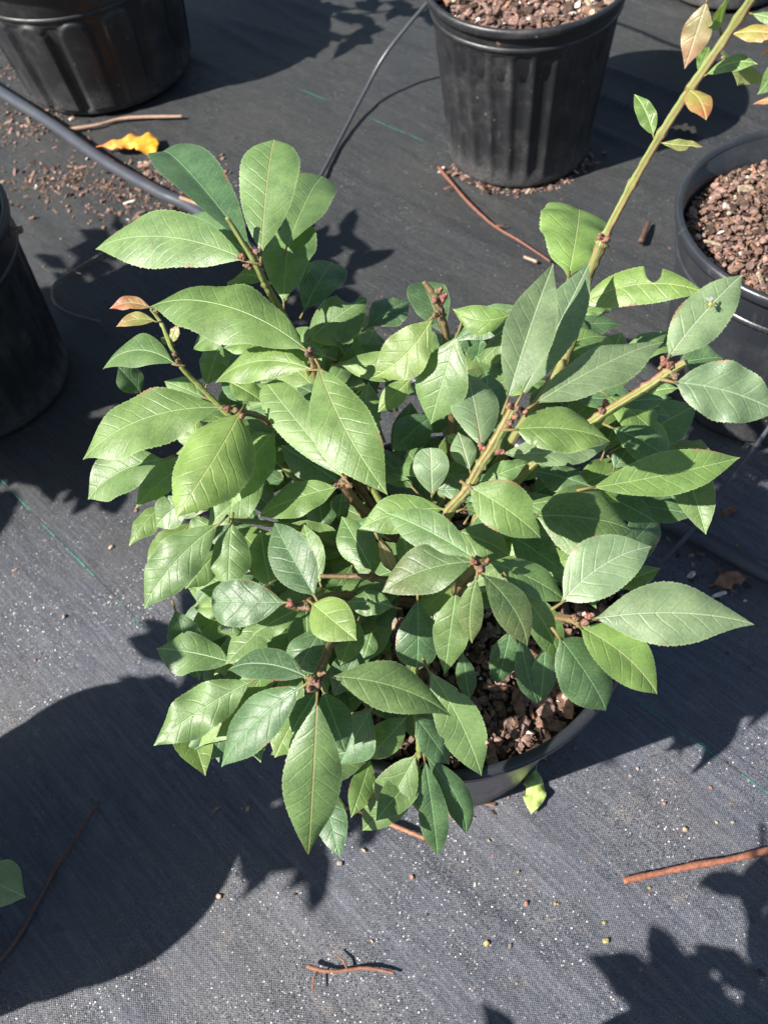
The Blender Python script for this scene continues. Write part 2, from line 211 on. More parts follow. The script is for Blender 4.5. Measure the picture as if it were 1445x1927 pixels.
# stems: bark kind, points (x, y, z, radius)
STEMS = [
('green', [(-0.0646, 0.4254, 0.495, 0.0016), (-0.0546, 0.4144, 0.47, 0.0022), (-0.0511, 0.4124, 0.452, 0.0026), (-0.047, 0.4135, 0.43, 0.0028), (-0.0408, 0.4143, 0.4, 0.003), (-0.0334, 0.3875, 0.36, 0.0034), (-0.0086, 0.3528, 0.31, 0.0038), (0.022000000000000002, 0.293, 0.245, 0.004)]),
('green', [(-0.1377, 0.4507, 0.413, 0.0012), (-0.1321, 0.4423, 0.405, 0.0016), (-0.1234, 0.4127, 0.398, 0.0019), (-0.1134, 0.4037, 0.38, 0.0022), (-0.0918, 0.384, 0.355, 0.0025), (-0.0581, 0.3554, 0.32, 0.003), (0.020000000000000004, 0.288, 0.245, 0.004)]),
('green', [(-0.0906, 0.2724, 0.402, 0.0018), (-0.0723, 0.2778, 0.385, 0.002), (-0.0443, 0.2842, 0.35, 0.0025), (0.022000000000000002, 0.27899999999999997, 0.245, 0.004)]),
('green', [(-0.0022, 0.1469, 0.304, 0.0022), (-0.0009, 0.1557, 0.315, 0.002), (0.0012, 0.1829, 0.318, 0.0022), (0.0086, 0.2142, 0.3, 0.0025), (0.036000000000000004, 0.27099999999999996, 0.245, 0.004)]),
('bark', [(-0.0281, 0.345, 0.456, 0.0028), (-0.0269, 0.3423, 0.445, 0.0024), (-0.0289, 0.3471, 0.39, 0.0028), (-0.0131, 0.3302, 0.33, 0.0034), (0.024, 0.285, 0.245, 0.004)]),
('bark', [(-0.0766, 0.3221, 0.441, 0.0022), (-0.0606, 0.328, 0.42, 0.0022), (-0.0403, 0.3338, 0.37, 0.0028), (-0.0155, 0.3192, 0.32, 0.0032), (0.019000000000000003, 0.282, 0.245, 0.004)]),
('bark', [(-0.0214, 0.2879, 0.402, 0.0034), (-0.0187, 0.2872, 0.385, 0.0036), (-0.0112, 0.2889, 0.36, 0.0038), (0.028000000000000004, 0.28099999999999997, 0.245, 0.004)]),
('bark', [(-0.0578, 0.2042, 0.418, 0.0028), (-0.0528, 0.2033, 0.413, 0.0026), (-0.0462, 0.2052, 0.412, 0.0026), (-0.031, 0.2337, 0.36, 0.0026), (0.022000000000000002, 0.27499999999999997, 0.245, 0.004)]),
('bark', [(-0.0477, 0.1545, 0.421, 0.004), (-0.0445, 0.1655, 0.413, 0.0028), (-0.0382, 0.1916, 0.39, 0.0026), (-0.0195, 0.2381, 0.34, 0.003), (0.025, 0.27399999999999997, 0.245, 0.004)]),
('bark', [(-0.043, 0.2372, 0.382, 0.0016), (-0.0283, 0.2353, 0.38, 0.0018), (-0.0118, 0.2327, 0.378, 0.0022), (0.0107, 0.2292, 0.36, 0.0026), (0.031000000000000003, 0.27699999999999997, 0.245, 0.004)]),
('bark', [(0.0418, 0.1925, 0.447, 0.0036), (0.038, 0.2016, 0.42, 0.0028), (0.0351, 0.2203, 0.37, 0.0032), (0.038000000000000006, 0.27499999999999997, 0.245, 0.004)]),
('bark', [(0.0883, 0.1666, 0.421, 0.003), (0.0803, 0.1757, 0.41, 0.0022), (0.0655, 0.2129, 0.36, 0.0028), (0.046, 0.27899999999999997, 0.245, 0.004)]),
('bark', [(0.0391, 0.3293, 0.508, 0.0014), (0.044, 0.325, 0.5, 0.0024), (0.0464, 0.321, 0.49, 0.0026), (0.0483, 0.3178, 0.475, 0.0024), (0.05, 0.3178, 0.44, 0.0026), (0.0502, 0.3212, 0.38, 0.003), (0.036000000000000004, 0.291, 0.245, 0.004)]),
('corky', [(0.07, 0.2518, 0.49, 0.004), (0.0594, 0.2439, 0.474, 0.0042), (0.0523, 0.2412, 0.462, 0.0042), (0.0448, 0.2374, 0.448, 0.0042), (0.0346, 0.2371, 0.43, 0.0042), (0.0314, 0.2519, 0.38, 0.0042), (0.036000000000000004, 0.283, 0.245, 0.004)]),
('corky', [(0.1492, 0.248, 0.508, 0.0025), (0.1444, 0.2525, 0.497, 0.0036), (0.1366, 0.2544, 0.486, 0.0034), (0.1201, 0.2647, 0.455, 0.0034), (0.0961, 0.2766, 0.41, 0.0038), (0.0605, 0.2832, 0.34, 0.004), (0.044000000000000004, 0.287, 0.245, 0.004)]),
('corky', [(0.1832, 0.3184, 0.66, 0.0028), (0.1785, 0.3379, 0.615, 0.0032), (0.1671, 0.3434, 0.583, 0.0034), (0.1594, 0.3469, 0.56, 0.0034), (0.152, 0.3522, 0.53, 0.0036), (0.1426, 0.3527, 0.5, 0.0036), (0.1401, 0.3503, 0.496, 0.0046), (0.1328, 0.3464, 0.47, 0.0036), (0.1233, 0.3379, 0.42, 0.004), (0.0821, 0.3199, 0.35, 0.0045), (0.042, 0.291, 0.245, 0.004)]),
]
BUDS = [(-0.06, 0.4151, 0.473), (-0.0519, 0.4147, 0.475), (-0.0576, 0.4138, 0.466), (-0.0726, 0.3181, 0.44), (-0.0803, 0.3246, 0.44), (-0.0269, 0.3408, 0.46), (-0.0293, 0.3379, 0.46), (-0.0279, 0.3396, 0.458), (-0.0202, 0.2868, 0.405), (-0.0188, 0.2849, 0.4), (-0.0234, 0.287, 0.4), (-0.0561, 0.2023, 0.42), (-0.0487, 0.2011, 0.416), (-0.047, 0.1556, 0.425), (-0.0452, 0.1534, 0.424), (-0.0487, 0.1521, 0.424), (-0.0435, 0.1589, 0.42), (0.0398, 0.193, 0.45), (0.042, 0.1884, 0.45), (0.0442, 0.1927, 0.448), (0.086, 0.1665, 0.424), (0.0891, 0.1644, 0.423), (0.0919, 0.1673, 0.422), (0.0679, 0.2498, 0.494), (0.0711, 0.2468, 0.494), (0.0738, 0.2469, 0.492), (0.0698, 0.2461, 0.49), (0.0668, 0.2458, 0.487), (0.0538, 0.2451, 0.47), (0.0605, 0.2412, 0.472), (0.0463, 0.2339, 0.455), (0.1444, 0.2511, 0.503), (0.1453, 0.2476, 0.501), (0.1426, 0.2541, 0.502), (0.0452, 0.3232, 0.505), (0.0433, 0.3209, 0.502), (0.046, 0.3205, 0.5), (0.0439, 0.3171, 0.495), (0.0477, 0.3219, 0.502), (-0.013, 0.2297, 0.382), (0.1364, 0.3456, 0.505), (0.1402, 0.3454, 0.502), (-0.1346, 0.4484, 0.412), (-0.1214, 0.4064, 0.402), (-0.1237, 0.414, 0.402), (0.123, 0.2648, 0.463), (0.121, 0.2624, 0.462)]
GP = {
'tube': [(-0.9204, 1.9684, 0.01), (-0.7251, 1.7488, 0.01), (-0.5751, 1.5596, 0.01), (-0.464, 1.4214, 0.01), (-0.363, 1.2858, 0.01), (-0.2721, 1.1812, 0.01), (-0.2046, 1.1108, 0.01), (-0.0703, 0.9131, 0.01), (0.0537, 0.7234, 0.01), (0.1624, 0.5878, 0.01), (0.2704, 0.4745, 0.01), (0.326, 0.4252, 0.01), (0.3866, 0.3629, 0.01), (0.4476, 0.3038, 0.01), (0.5201, 0.2341, 0.01)],
'spag1': [(-0.0967, 0.9951, 0.004), (-0.0188, 1.1574, 0.004), (0.0254, 1.252, 0.006), (0.0721, 1.3354, 0.02), (0.1168, 1.3732, 0.06), (0.1641, 1.3698, 0.11), (0.1933, 1.3475, 0.15)],
'spag2': [(0.2381, 0.3623, 0.004), (0.2649, 0.385, 0.004), (0.2955, 0.4046, 0.012), (0.316, 0.416, 0.028), (0.3583, 0.4515, 0.035), (0.3965, 0.4835, 0.045), (0.4259, 0.5089, 0.06), (0.4543, 0.5323, 0.09)],
'twig_red_top': [(0.1694, 1.1402, 0.004), (0.1826, 1.0959, 0.004), (0.2006, 1.039, 0.004), (0.2253, 0.983, 0.004), (0.2521, 0.9441, 0.004), (0.2717, 0.9126, 0.004), (0.2852, 0.89, 0.004)],
'twig_red_br': [(0.1561, 0.0987, 0.004), (0.1841, 0.1003, 0.004), (0.2177, 0.1019, 0.004), (0.251, 0.1022, 0.004), (0.2898, 0.1044, 0.004), (0.3327, 0.1047, 0.004)],
'twig_dark': [(-0.3181, 0.2415, 0.003), (-0.3356, 0.2153, 0.003), (-0.354, 0.1893, 0.003), (-0.3711, 0.1573, 0.003), (-0.3877, 0.1289, 0.003), (-0.409, 0.1065, 0.003)],
'twig_tan': [(-0.4427, 1.4124, 0.003), (-0.3909, 1.4111, 0.003), (-0.3348, 1.4184, 0.003), (-0.2358, 1.3958, 0.003)],
'twig_tan2': [(-0.2348, 1.1443, 0.02), (-0.1936, 1.1076, 0.02), (-0.1544, 1.0497, 0.02)],
'vine': [(-0.3561, 1.0634, 0.004), (-0.3927, 1.0382, 0.004), (-0.4231, 1.0157, 0.004), (-0.4303, 0.9977, 0.004), (-0.4237, 0.9678, 0.004), (-0.3974, 0.9397, 0.004), (-0.3534, 0.9125, 0.004)],
'twig_low': [(-0.1271, 0.0721, 0.003), (-0.1082, 0.0655, 0.003), (-0.0762, 0.0634, 0.003), (-0.0532, 0.0562, 0.003)],
'twig_mid': [(-0.0922, 0.2041, 0.003), (-0.0608, 0.1895, 0.003), (-0.0374, 0.1758, 0.003), (-0.0099, 0.1598, 0.003)],
'twig_small': [(0.2678, 0.8955, 0.002), (0.2523, 0.9105, 0.002)],
'leaf_yellow': [(-0.3755, 1.3311, 0.012), (-0.2754, 1.3149, 0.012)],
'leaf_tan': [(0.5375, 1.1414, 0.008), (0.5713, 1.1221, 0.008)],
'leaf_pale': [(0.1038, 0.2062, 0.006), (0.0902, 0.1656, 0.006)],
'leaf_brown': [(0.3289, 0.364, 0.006), (0.3667, 0.3668, 0.006)],
'leaf_left': [(-0.3324, 0.1471, 0.2), (-0.2886, 0.124, 0.2)],
'bark_brown': [(0.4167, 0.9006, 0.004), (0.4398, 0.9384, 0.004)],
'teal1': [(-0.4938, 0.6933, -0.0), (-0.4576, 0.6487, 0.0), (-0.4079, 0.5838, 0.0), (-0.3583, 0.5226, 0.0), (-0.2898, 0.4369, 0.0), (-0.2448, 0.3797, 0.0)],
'teal2': [(0.2177, 0.2556, 0.0), (0.2409, 0.229, 0.0), (0.2672, 0.1997, 0.0), (0.2924, 0.1716, 0.0), (0.3325, 0.1238, 0.0)],
'teal3': [(-0.0324, 1.4336, 0.0), (0.0846, 1.3068, 0.0), (0.2047, 1.1721, 0.0)],
'fly': [(0.1676, 0.2734, 0.516)],
'dirt': [(-0.5922, 1.6598, 0.0), (-0.5099, 1.4587, -0.0), (-0.4475, 1.286, 0.0), (-0.3374, 1.2287, 0.0), (-0.2498, 1.2345, 0.0), (-0.2742, 1.1179, 0.0)],
'pebbles': [(-0.2722, 0.5967, 0.0), (-0.2395, 0.5865, 0.0), (-0.2946, 0.5838, 0.0), (-0.3226, 0.5357, 0.0), (-0.3714, 0.4526, 0.0), (-0.3998, 0.4061, 0.0), (0.1987, 0.1929, 0.0), (0.2131, 0.1586, 0.0), (0.2593, 0.166, 0.0), (0.2684, 0.1336, 0.0), (0.0943, 0.0901, 0.0), (0.0483, 0.0632, 0.0), (0.1781, 0.0909, 0.0), (0.1325, 0.0698, 0.0), (0.0966, 0.0898, 0.0), (0.1295, 0.0558, 0.0), (0.2545, 0.1357, 0.0), (-0.0905, 0.1506, 0.0), (-0.0673, 0.1587, 0.0), (-0.0271, 0.1298, 0.0), (-0.2043, 0.1401, 0.0), (-0.1742, 0.2135, 0.0), (-0.0693, 0.084, 0.0), (0.0285, 0.0681, -0.0), (0.0477, 0.1507, 0.0), (0.068, 0.1203, 0.0), (0.0692, 0.0938, 0.0), (0.2244, 0.1333, 0.0)],
}

# ------------------------------------------------------------------ node helpers
class NT:
    def __init__(s, name):
        s.m = bpy.data.materials.new(name)
        s.m.use_nodes = True
        s.t = s.m.node_tree
        s.b = s.t.nodes['Principled BSDF']
        s.out = s.t.nodes['Material Output']
    def n(s, typ, **k):
        nd = s.t.nodes.new(typ)
        for a, b in k.items():
            setattr(nd, a, b)
        return nd
    def put(s, sock, v):
        if hasattr(v, 'outputs') or isinstance(v, bpy.types.NodeSocket):
            s.t.links.new(v if isinstance(v, bpy.types.NodeSocket) else v.outputs[0], sock)
        else:
            sock.default_value = v
    def math(s, op, a, b=0, c=0, clamp=False):
        nd = s.n('ShaderNodeMath', operation=op, use_clamp=clamp)
        s.put(nd.inputs[0], a); s.put(nd.inputs[1], b); s.put(nd.inputs[2], c)
        return nd.outputs[0]
    def mix(s, f, a, b, typ='MIX'):
        nd = s.n('ShaderNodeMix', data_type='RGBA', blend_type=typ)
        s.put(nd.inputs[0], f); s.put(nd.inputs[6], a); s.put(nd.inputs[7], b)
        return nd.outputs[2]
    def rng(s, v, a, b, c=0, d=1, smooth=True):
        nd = s.n('ShaderNodeMapRange')
        nd.interpolation_type = 'SMOOTHSTEP' if smooth else 'LINEAR'
        s.put(nd.inputs[0], v)
        for i, x in enumerate((a, b, c, d)):
            s.put(nd.inputs[i+1], x)
        return nd.outputs[0]
    def noise(s, vec, scale, detail=3, rough=.5):
        nd = s.n('ShaderNodeTexNoise')
        if vec is not None: s.put(nd.inputs['Vector'], vec)
        nd.inputs['Scale'].default_value = scale
        nd.inputs['Detail'].default_value = detail
        nd.inputs['Roughness'].default_value = rough
        return nd.outputs[0]
    def bump(s, h, strength, dist, normal=None):
        nd = s.n('ShaderNodeBump')
        nd.inputs['Strength'].default_value = strength
        nd.inputs['Distance'].default_value = dist
        s.put(nd.inputs['Height'], h)
        if normal is not None: s.put(nd.inputs['Normal'], normal)
        return nd.outputs[0]
    def pos(s):
        return s.n('ShaderNodeNewGeometry').outputs['Position']
    def objc(s):
        return s.n('ShaderNodeTexCoord').outputs['Object']

def rgb(r, g, b): return (r, g, b, 1)

# ------------------------------------------------------------------ materials
def mat_leaf():
    N = NT('leaf_blade')
    tint = N.n('ShaderNodeAttribute', attribute_name='tint').outputs['Color']
    uv = N.n('ShaderNodeAttribute', attribute_name='blade').outputs['Vector']
    sx = N.n('ShaderNodeSeparateXYZ'); N.put(sx.inputs[0], uv)
    x, y, wid = sx.outputs[0], sx.outputs[1], sx.outputs[2]     # metres across, metres along, distance to edge share
    ax = N.math('ABSOLUTE', x)
    # lateral veins sweeping forward, staggered left and right
    side = N.math('MULTIPLY', N.math('SIGN', x), .5)
    wob = N.math('MULTIPLY', N.noise(N.pos(), 60, 1), .8)
    ph = N.math('ADD', N.math('ADD', N.math('DIVIDE', N.math('SUBTRACT', y, N.math('MULTIPLY', ax, .95)), .0085), side), wob)
    fr = N.math('ABSOLUTE', N.math('SUBTRACT', N.math('FRACT', ph), .5))
    lat = N.rng(fr, .0, .11, 1, 0)
    lat = N.math('MULTIPLY', lat, N.rng(wid, .55, 1.0, 1, .15))
    mid = N.rng(ax, .00020, .00055, 1, 0)
    vo = N.n('ShaderNodeTexVoronoi', feature='DISTANCE_TO_EDGE')
    cb = N.n('ShaderNodeCombineXYZ'); N.put(cb.inputs[0], x); N.put(cb.inputs[1], y)
    wv = N.n('ShaderNodeVectorMath', operation='ADD'); N.put(wv.inputs[0], cb.outputs[0])
    ns = N.n('ShaderNodeTexNoise'); ns.inputs['Scale'].default_value = 300; N.put(ns.inputs['Vector'], cb.outputs[0])
    sc = N.n('ShaderNodeVectorMath', operation='SCALE'); N.put(sc.inputs[0], ns.outputs['Color']); sc.inputs['Scale'].default_value = .0016
    N.put(wv.inputs[1], sc.outputs[0])
    N.put(vo.inputs['Vector'], wv.outputs[0]); vo.inputs['Scale'].default_value = 300
    ret = N.rng(vo.outputs['Distance'], .0, .10, 1, 0)
    mott = N.noise(N.pos(), 60, 4, .65)
    fine = N.noise(N.pos(), 900, 3, .6)
    c = N.mix(N.rng(mott, .3, .7), N.mix(.74, rgb(0, 0, 0), tint), N.mix(1, tint, rgb(1.12, 1.07, 1.0), 'MULTIPLY'))
    c = N.mix(N.math('MULTIPLY', ret, .20), c, N.mix(1, c, rgb(.55, .62, .5), 'MULTIPLY'))
    c = N.mix(N.math('MULTIPLY', N.rng(fine, .45, .62), .16), c, rgb(.30, .42, .22))
    pale = N.mix(.55, N.mix(1, tint, rgb(2.2, 1.9, 1.6), 'MULTIPLY'), rgb(.42, .50, .16))
    c = N.mix(N.math('MULTIPLY', lat, .10), c, pale)
    redm = N.n('ShaderNodeAttribute', attribute_name='vein').outputs['Color']
    c = N.mix(N.math('MULTIPLY', mid, .55), c, redm)
    c = N.mix(N.rng(wid, .93, 1.0, 0, .45), c, N.mix(.5, c, rgb(.50, .58, .32)))
    # scattered blemishes
    v2 = N.n('ShaderNodeTexVoronoi'); v2.inputs['Scale'].default_value = 38; N.put(v2.inputs['Vector'], N.pos())
    sp = N.math('MULTIPLY', N.rng(v2.outputs['Distance'], .02, .06, 1, 0), N.math('GREATER_THAN', N.noise(N.pos(), 14, 0), .62))
    c = N.mix(N.math('MULTIPLY', sp, .8), c, rgb(.16, .08, .04))
    eb = N.math('MULTIPLY', N.rng(wid, .86, .97), N.rng(N.noise(N.pos(), 34, 3), .63, .68))
    c = N.mix(N.math('MULTIPLY', eb, .85), c, rgb(.26, .14, .07))
    geo = N.n('ShaderNodeNewGeometry')
    c = N.mix(N.math('MULTIPLY', geo.outputs['Backfacing'], .45), c, rgb(.22, .30, .13))
    h = N.math('ADD', N.math('MULTIPLY', ret, -.12), N.math('MULTIPLY', lat, -.5))
    h = N.math('ADD', h, N.math('MULTIPLY', mid, -1.2))
    h = N.math('ADD', h, N.math('MULTIPLY', fine, .35))
    h = N.math('ADD', h, N.math('MULTIPLY', N.noise(N.pos(), 90, 2), 1.5))
    nrm = N.bump(h, .55, .0006)
    N.put(N.b.inputs['Base Color'], c)
    N.put(N.b.inputs['Roughness'], N.rng(mott, .3, .7, .41, .55))
    N.b.inputs['Specular IOR Level'].default_value = .70
    N.put(N.b.inputs['Normal'], nrm)
    tr = N.n('ShaderNodeBsdfTranslucent')
    N.put(tr.inputs['Color'], N.mix(1, c, rgb(1.3, 1.45, .45), 'MULTIPLY'))
    N.put(tr.inputs['Normal'], nrm)
    mx = N.n('ShaderNodeMixShader'); mx.inputs[0].default_value = .30
    N.t.links.new(N.b.outputs[0], mx.inputs[1]); N.t.links.new(tr.outputs[0], mx.inputs[2])
    N.t.links.new(mx.outputs[0], N.out.inputs[0])
    return N.m

def mat_ground():
    N = NT('woven_fabric')
    P = N.pos()
    mp = N.n('ShaderNodeMapping'); N.put(mp.inputs['Vector'], P)
    mp.inputs['Rotation'].default_value = (0, 0, math.radians(FAB_ANG))
    sx = N.n('ShaderNodeSeparateXYZ'); N.put(sx.inputs[0], mp.outputs[0])
    a = N.math('SINE', N.math('MULTIPLY', sx.outputs[0], 2*math.pi/.0026))
    b = N.math('SINE', N.math('MULTIPLY', sx.outputs[1], 2*math.pi/.0021))
    weave = N.math('MULTIPLY', a, b)
    st = N.n('ShaderNodeMapping'); N.put(st.inputs['Vector'], mp.outputs[0])
    st.inputs['Scale'].default_value = (.07, 1, 1)
    streak = N.noise(st.outputs[0], 260, 4, .65)
    big = N.noise(P, 5, 5, .6)
    dust = N.noise(P, 42, 5, .65)
    grain = N.noise(P, 420, 3, .7)
    c = N.mix(N.rng(weave, -.7, .7), rgb(.032, .035, .044), rgb(.060, .063, .074))
    c = N.mix(N.math('MULTIPLY', N.rng(streak, .35, .75), .55), c, rgb(.13, .133, .145))
    c = N.mix(N.math('MULTIPLY', N.rng(big, .42, .68), .45), c, rgb(.10, .095, .085))
    c = N.mix(N.math('MULTIPLY', N.rng(dust, .56, .74), .45), c, rgb(.15, .125, .10))
    c = N.mix(N.math('MULTIPLY', N.rng(dust, .28, .40, 1, 0), .5), c, rgb(.018, .018, .02))
    c = N.mix(N.math('MULTIPLY', N.rng(grain, .55, .72), .35), c, rgb(.22, .21, .20))
    # sun sheen put into the colour: fabric lighter near the viewer, darker toward the rear
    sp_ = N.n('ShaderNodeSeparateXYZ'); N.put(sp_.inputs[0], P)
    near_sheen = N.rng(N.math('ADD', sp_.outputs[1], N.math('MULTIPLY', N.math('SUBTRACT', big, .5), .5)), .35, .75, 1, 0)
    c = N.mix(near_sheen, N.mix(1, c, rgb(.40, .42, .40), 'MULTIPLY'), N.mix(1, c, rgb(1.30, 1.33, 1.46), 'MULTIPLY'))
    vo = N.n('ShaderNodeTexVoronoi'); vo.inputs['Scale'].default_value = 640; N.put(vo.inputs['Vector'], P)
    sc = N.n('ShaderNodeSeparateColor'); N.put(sc.inputs[0], vo.outputs['Color'])
    dot = N.rng(vo.outputs['Distance'], .25, .45, 1, 0)
    v3 = N.n('ShaderNodeTexVoronoi'); v3.inputs['Scale'].default_value = 150; N.put(v3.inputs['Vector'], P)
    s3 = N.n('ShaderNodeSeparateColor'); N.put(s3.inputs[0], v3.outputs['Color'])
    grit = N.math('MULTIPLY', N.rng(v3.outputs['Distance'], .07, .13, 1, 0), N.math('GREATER_THAN', s3.outputs[0], .93))
    c = N.mix(grit, c, N.mix(s3.outputs[1], rgb(.45, .42, .38), rgb(.22, .13, .09)))
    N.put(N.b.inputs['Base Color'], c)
    N.put(N.b.inputs['Roughness'], .58)
    N.b.inputs['Specular IOR Level'].default_value = .45
    h = N.math('ADD', N.math('MULTIPLY', weave, .5), N.math('MULTIPLY', streak, 1.6))
    h = N.math('ADD', h, N.math('MULTIPLY', grain, .8))
    h = N.math('ADD', h, N.math('MULTIPLY', dot, .5))
    n1 = N.bump(N.noise(P, 30, 4), .5, .006)
    n2 = N.bump(h, .8, .0008, n1)
    N.put(N.b.inputs['Normal'], n2)
    # polished plastic thread crossings, each tilted its own way, flash where they mirror the sun
    off = N.n('ShaderNodeVectorMath', operation='SUBTRACT'); N.put(off.inputs[0], vo.outputs['Color']); off.inputs[1].default_value = (.5, .5, .5)
    sc2 = N.n('ShaderNodeVectorMath', operation='SCALE'); N.put(sc2.inputs[0], off.outputs[0]); sc2.inputs['Scale'].default_value = 1.5
    ad = N.n('ShaderNodeVectorMath', operation='ADD'); N.put(ad.inputs[0], sc2.outputs[0]); ad.inputs[1].default_value = (0, 0, 1.0)
    nz = N.n('ShaderNodeVectorMath', operation='NORMALIZE'); N.put(nz.inputs[0], ad.outputs[0])
    gls = N.n('ShaderNodeBsdfGlossy'); gls.inputs['Roughness'].default_value = .42
    gls.inputs['Color'].default_value = (.12, .12, .125, 1)
    N.put(gls.inputs['Normal'], nz.outputs[0])
    mx = N.n('ShaderNodeMixShader')
    N.put(mx.inputs[0], N.math('MULTIPLY', dot, N.math('MULTIPLY', N.rng(N.noise(P, 11, 2), .35, .62, .25, .95), N.rng(near_sheen, 0, 1, .35, 1))))
    N.t.links.new(N.b.outputs[0], mx.inputs[1]); N.t.links.new(gls.outputs[0], mx.inputs[2])
    N.t.links.new(mx.outputs[0], N.out.inputs[0])
    return N.m

def mat_plastic(name, base, dusty, rough=.42, foot=.55):
    N = NT(name)
    P = N.pos()
    d = N.noise(P, 22, 6, .65); e = N.noise(P, 260, 3, .6)
    sz = N.n('ShaderNodeSeparateXYZ'); N.put(sz.inputs[0], N.objc())
    low = N.rng(sz.outputs[2], .0, .07, foot, 0)
    f = N.math('ADD', N.math('MULTIPLY', N.rng(d, .45, .75), dusty), low, clamp=True)
    c = N.mix(N.math('MULTIPLY', f, N.rng(e, .25, .6)), base, rgb(.085, .082, .082))
    vo = N.n('ShaderNodeTexVoronoi'); vo.inputs['Scale'].default_value = 55; N.put(vo.inputs['Vector'], P)
    sp = N.math('MULTIPLY', N.rng(vo.outputs['Distance'], .05, .11, 1, 0), N.math('GREATER_THAN', N.noise(P, 30, 0), .60))
    c = N.mix(N.math('MULTIPLY', sp, .6), c, rgb(.26, .22, .18))
    st = N.n('ShaderNodeMapping'); N.put(st.inputs['Vector'], P); st.inputs['Scale'].default_value = (1, 1, .15)
    scr = N.rng(N.noise(st.outputs[0], 120, 4, .7), .60, .72)
    c = N.mix(N.math('MULTIPLY', scr, .25), c, rgb(.13, .12, .11))
    N.put(N.b.inputs['Base Color'], c)
    N.put(N.b.inputs['Roughness'], N.math('ADD', rough, N.math('MULTIPLY', f, .35)))
    N.b.inputs['Specular IOR Level'].default_value = .5
    N.put(N.b.inputs['Normal'], N.bump(N.math('ADD', d, N.math('MULTIPLY', e, .25)), .25, .002))
    return N.m

def mat_tint(name, rough=.75, spec=.3, var=.5, scale=160, bump=.5, dist=.001):
    N = NT(name)
    tint = N.n('ShaderNodeAttribute', attribute_name='tint').outputs['Color']
    P = N.pos()
    a = N.noise(P, scale, 4, .65)
    c = N.mix(N.rng(a, .3, .7), N.mix(1, tint, rgb(1-var, 1-var, 1-var), 'MULTIPLY'), N.mix(1, tint, rgb(1+var*.6, 1+var*.55, 1+var*.5), 'MULTIPLY'))
    N.put(N.b.inputs['Base Color'], c)
    N.b.inputs['Roughness'].default_value = rough
    N.b.inputs['Specular IOR Level'].default_value = spec
    N.put(N.b.inputs['Normal'], N.bump(a, bump, dist))
    return N.m

def mat_stem(name, c1, c2, c3, stripes):
    N = NT(name)
    uv = N.n('ShaderNodeAttribute', attribute_name='blade').outputs['Vector']
    sx = N.n('ShaderNodeSeparateXYZ'); N.put(sx.inputs[0], uv)
    P = N.pos()
    a = N.noise(P, 320, 4, .65)
    st = N.rng(N.math('SINE', N.math('ADD', N.math('MULTIPLY', sx.outputs[0], 2*math.pi*stripes), N.math('MULTIPLY', N.noise(P, 90, 2), 1.6))), .35, .75)
    c = N.mix(st, c1, c2)
    c = N.mix(N.math('MULTIPLY', N.rng(a, .52, .66), .7), c, c3)
    N.put(N.b.inputs['Base Color'], c)
    N.b.inputs['Roughness'].default_value = .55
    N.b.inputs['Specular IOR Level'].default_value = .4
    N.put(N.b.inputs['Normal'], N.bump(N.math('ADD', a, st), .6, .0006))
    return N.m

FAB_ANG = 0   # set below, before the ground material is made
def fabric_angle():
    a, b = Vector(GP['teal1'][0]), Vector(GP['teal1'][4])
    return math.degrees(math.atan2((b-a).y, (b-a).x))
FAB_ANG = -fabric_angle()

LEAF = mat_leaf()
GROUND = mat_ground()
PLAS = mat_plastic('black_pot_plastic', rgb(.015, .016, .019), .50)
PLAS2 = mat_plastic('black_pot_plastic_new', rgb(.022, .025, .031), .30, .30)
DRIP = mat_plastic('grey_drip_plastic', rgb(.055, .06, .07), .2, .30, 0)
TUBE = mat_plastic('black_tube_plastic', rgb(.045, .050, .064), .25, .33, 0)
CHIP = mat_tint('bark_chips', .8, .25, .45, 240, .8, .0012)
TWIG = mat_tint('dry_twig', .6, .35, .35, 400, .6, .0005)
PEB = mat_tint('pebble', .6, .4, .3, 500, .4, .0004)
FALL = mat_tint('fallen_leaf', .6, .4, .4, 130, .5, .001)
SOIL = mat_tint('potting_soil', .9, .15, .6, 300, .9, .003)
TEAL = mat_tint('teal_thread', .6, .3, .5, 600, .6, .0004)
BUDM = mat_tint('bud_scale', .65, .3, .5, 900, .8, .0006)
FLYM = mat_tint('fly_body', .35, .6, .3, 900, .3, .0002)
GREEN = mat_stem('green_stem', rgb(.16, .23, .06), rgb(.20, .16, .06), rgb(.14, .10, .05), 5)
BARK = mat_stem('brown_stem', rgb(.17, .13, .06), rgb(.13, .07, .04), rgb(.07, .045, .03), 3)
CORK = mat_stem('corky_stem', rgb(.19, .25, .075), rgb(.24, .11, .065), rgb(.26, .17, .11), 7)
STEMM = dict(green=GREEN, bark=BARK, corky=CORK)

# ------------------------------------------------------------------ object helpers
def empty(name, label, cat, loc=(0, 0, 0), group=None):
    o = bpy.data.objects.new(name, None)
    o.empty_display_size = .05
    COL.objects.link(o); o.location = loc
    tag(o, label, cat, group)
    return o
def tag(o, label=None, cat=None, group=None, kind=None):
    if label: o['label'] = label
    if cat: o['category'] = cat
    if group: o['group'] = group
    if kind: o['kind'] = kind
    return o

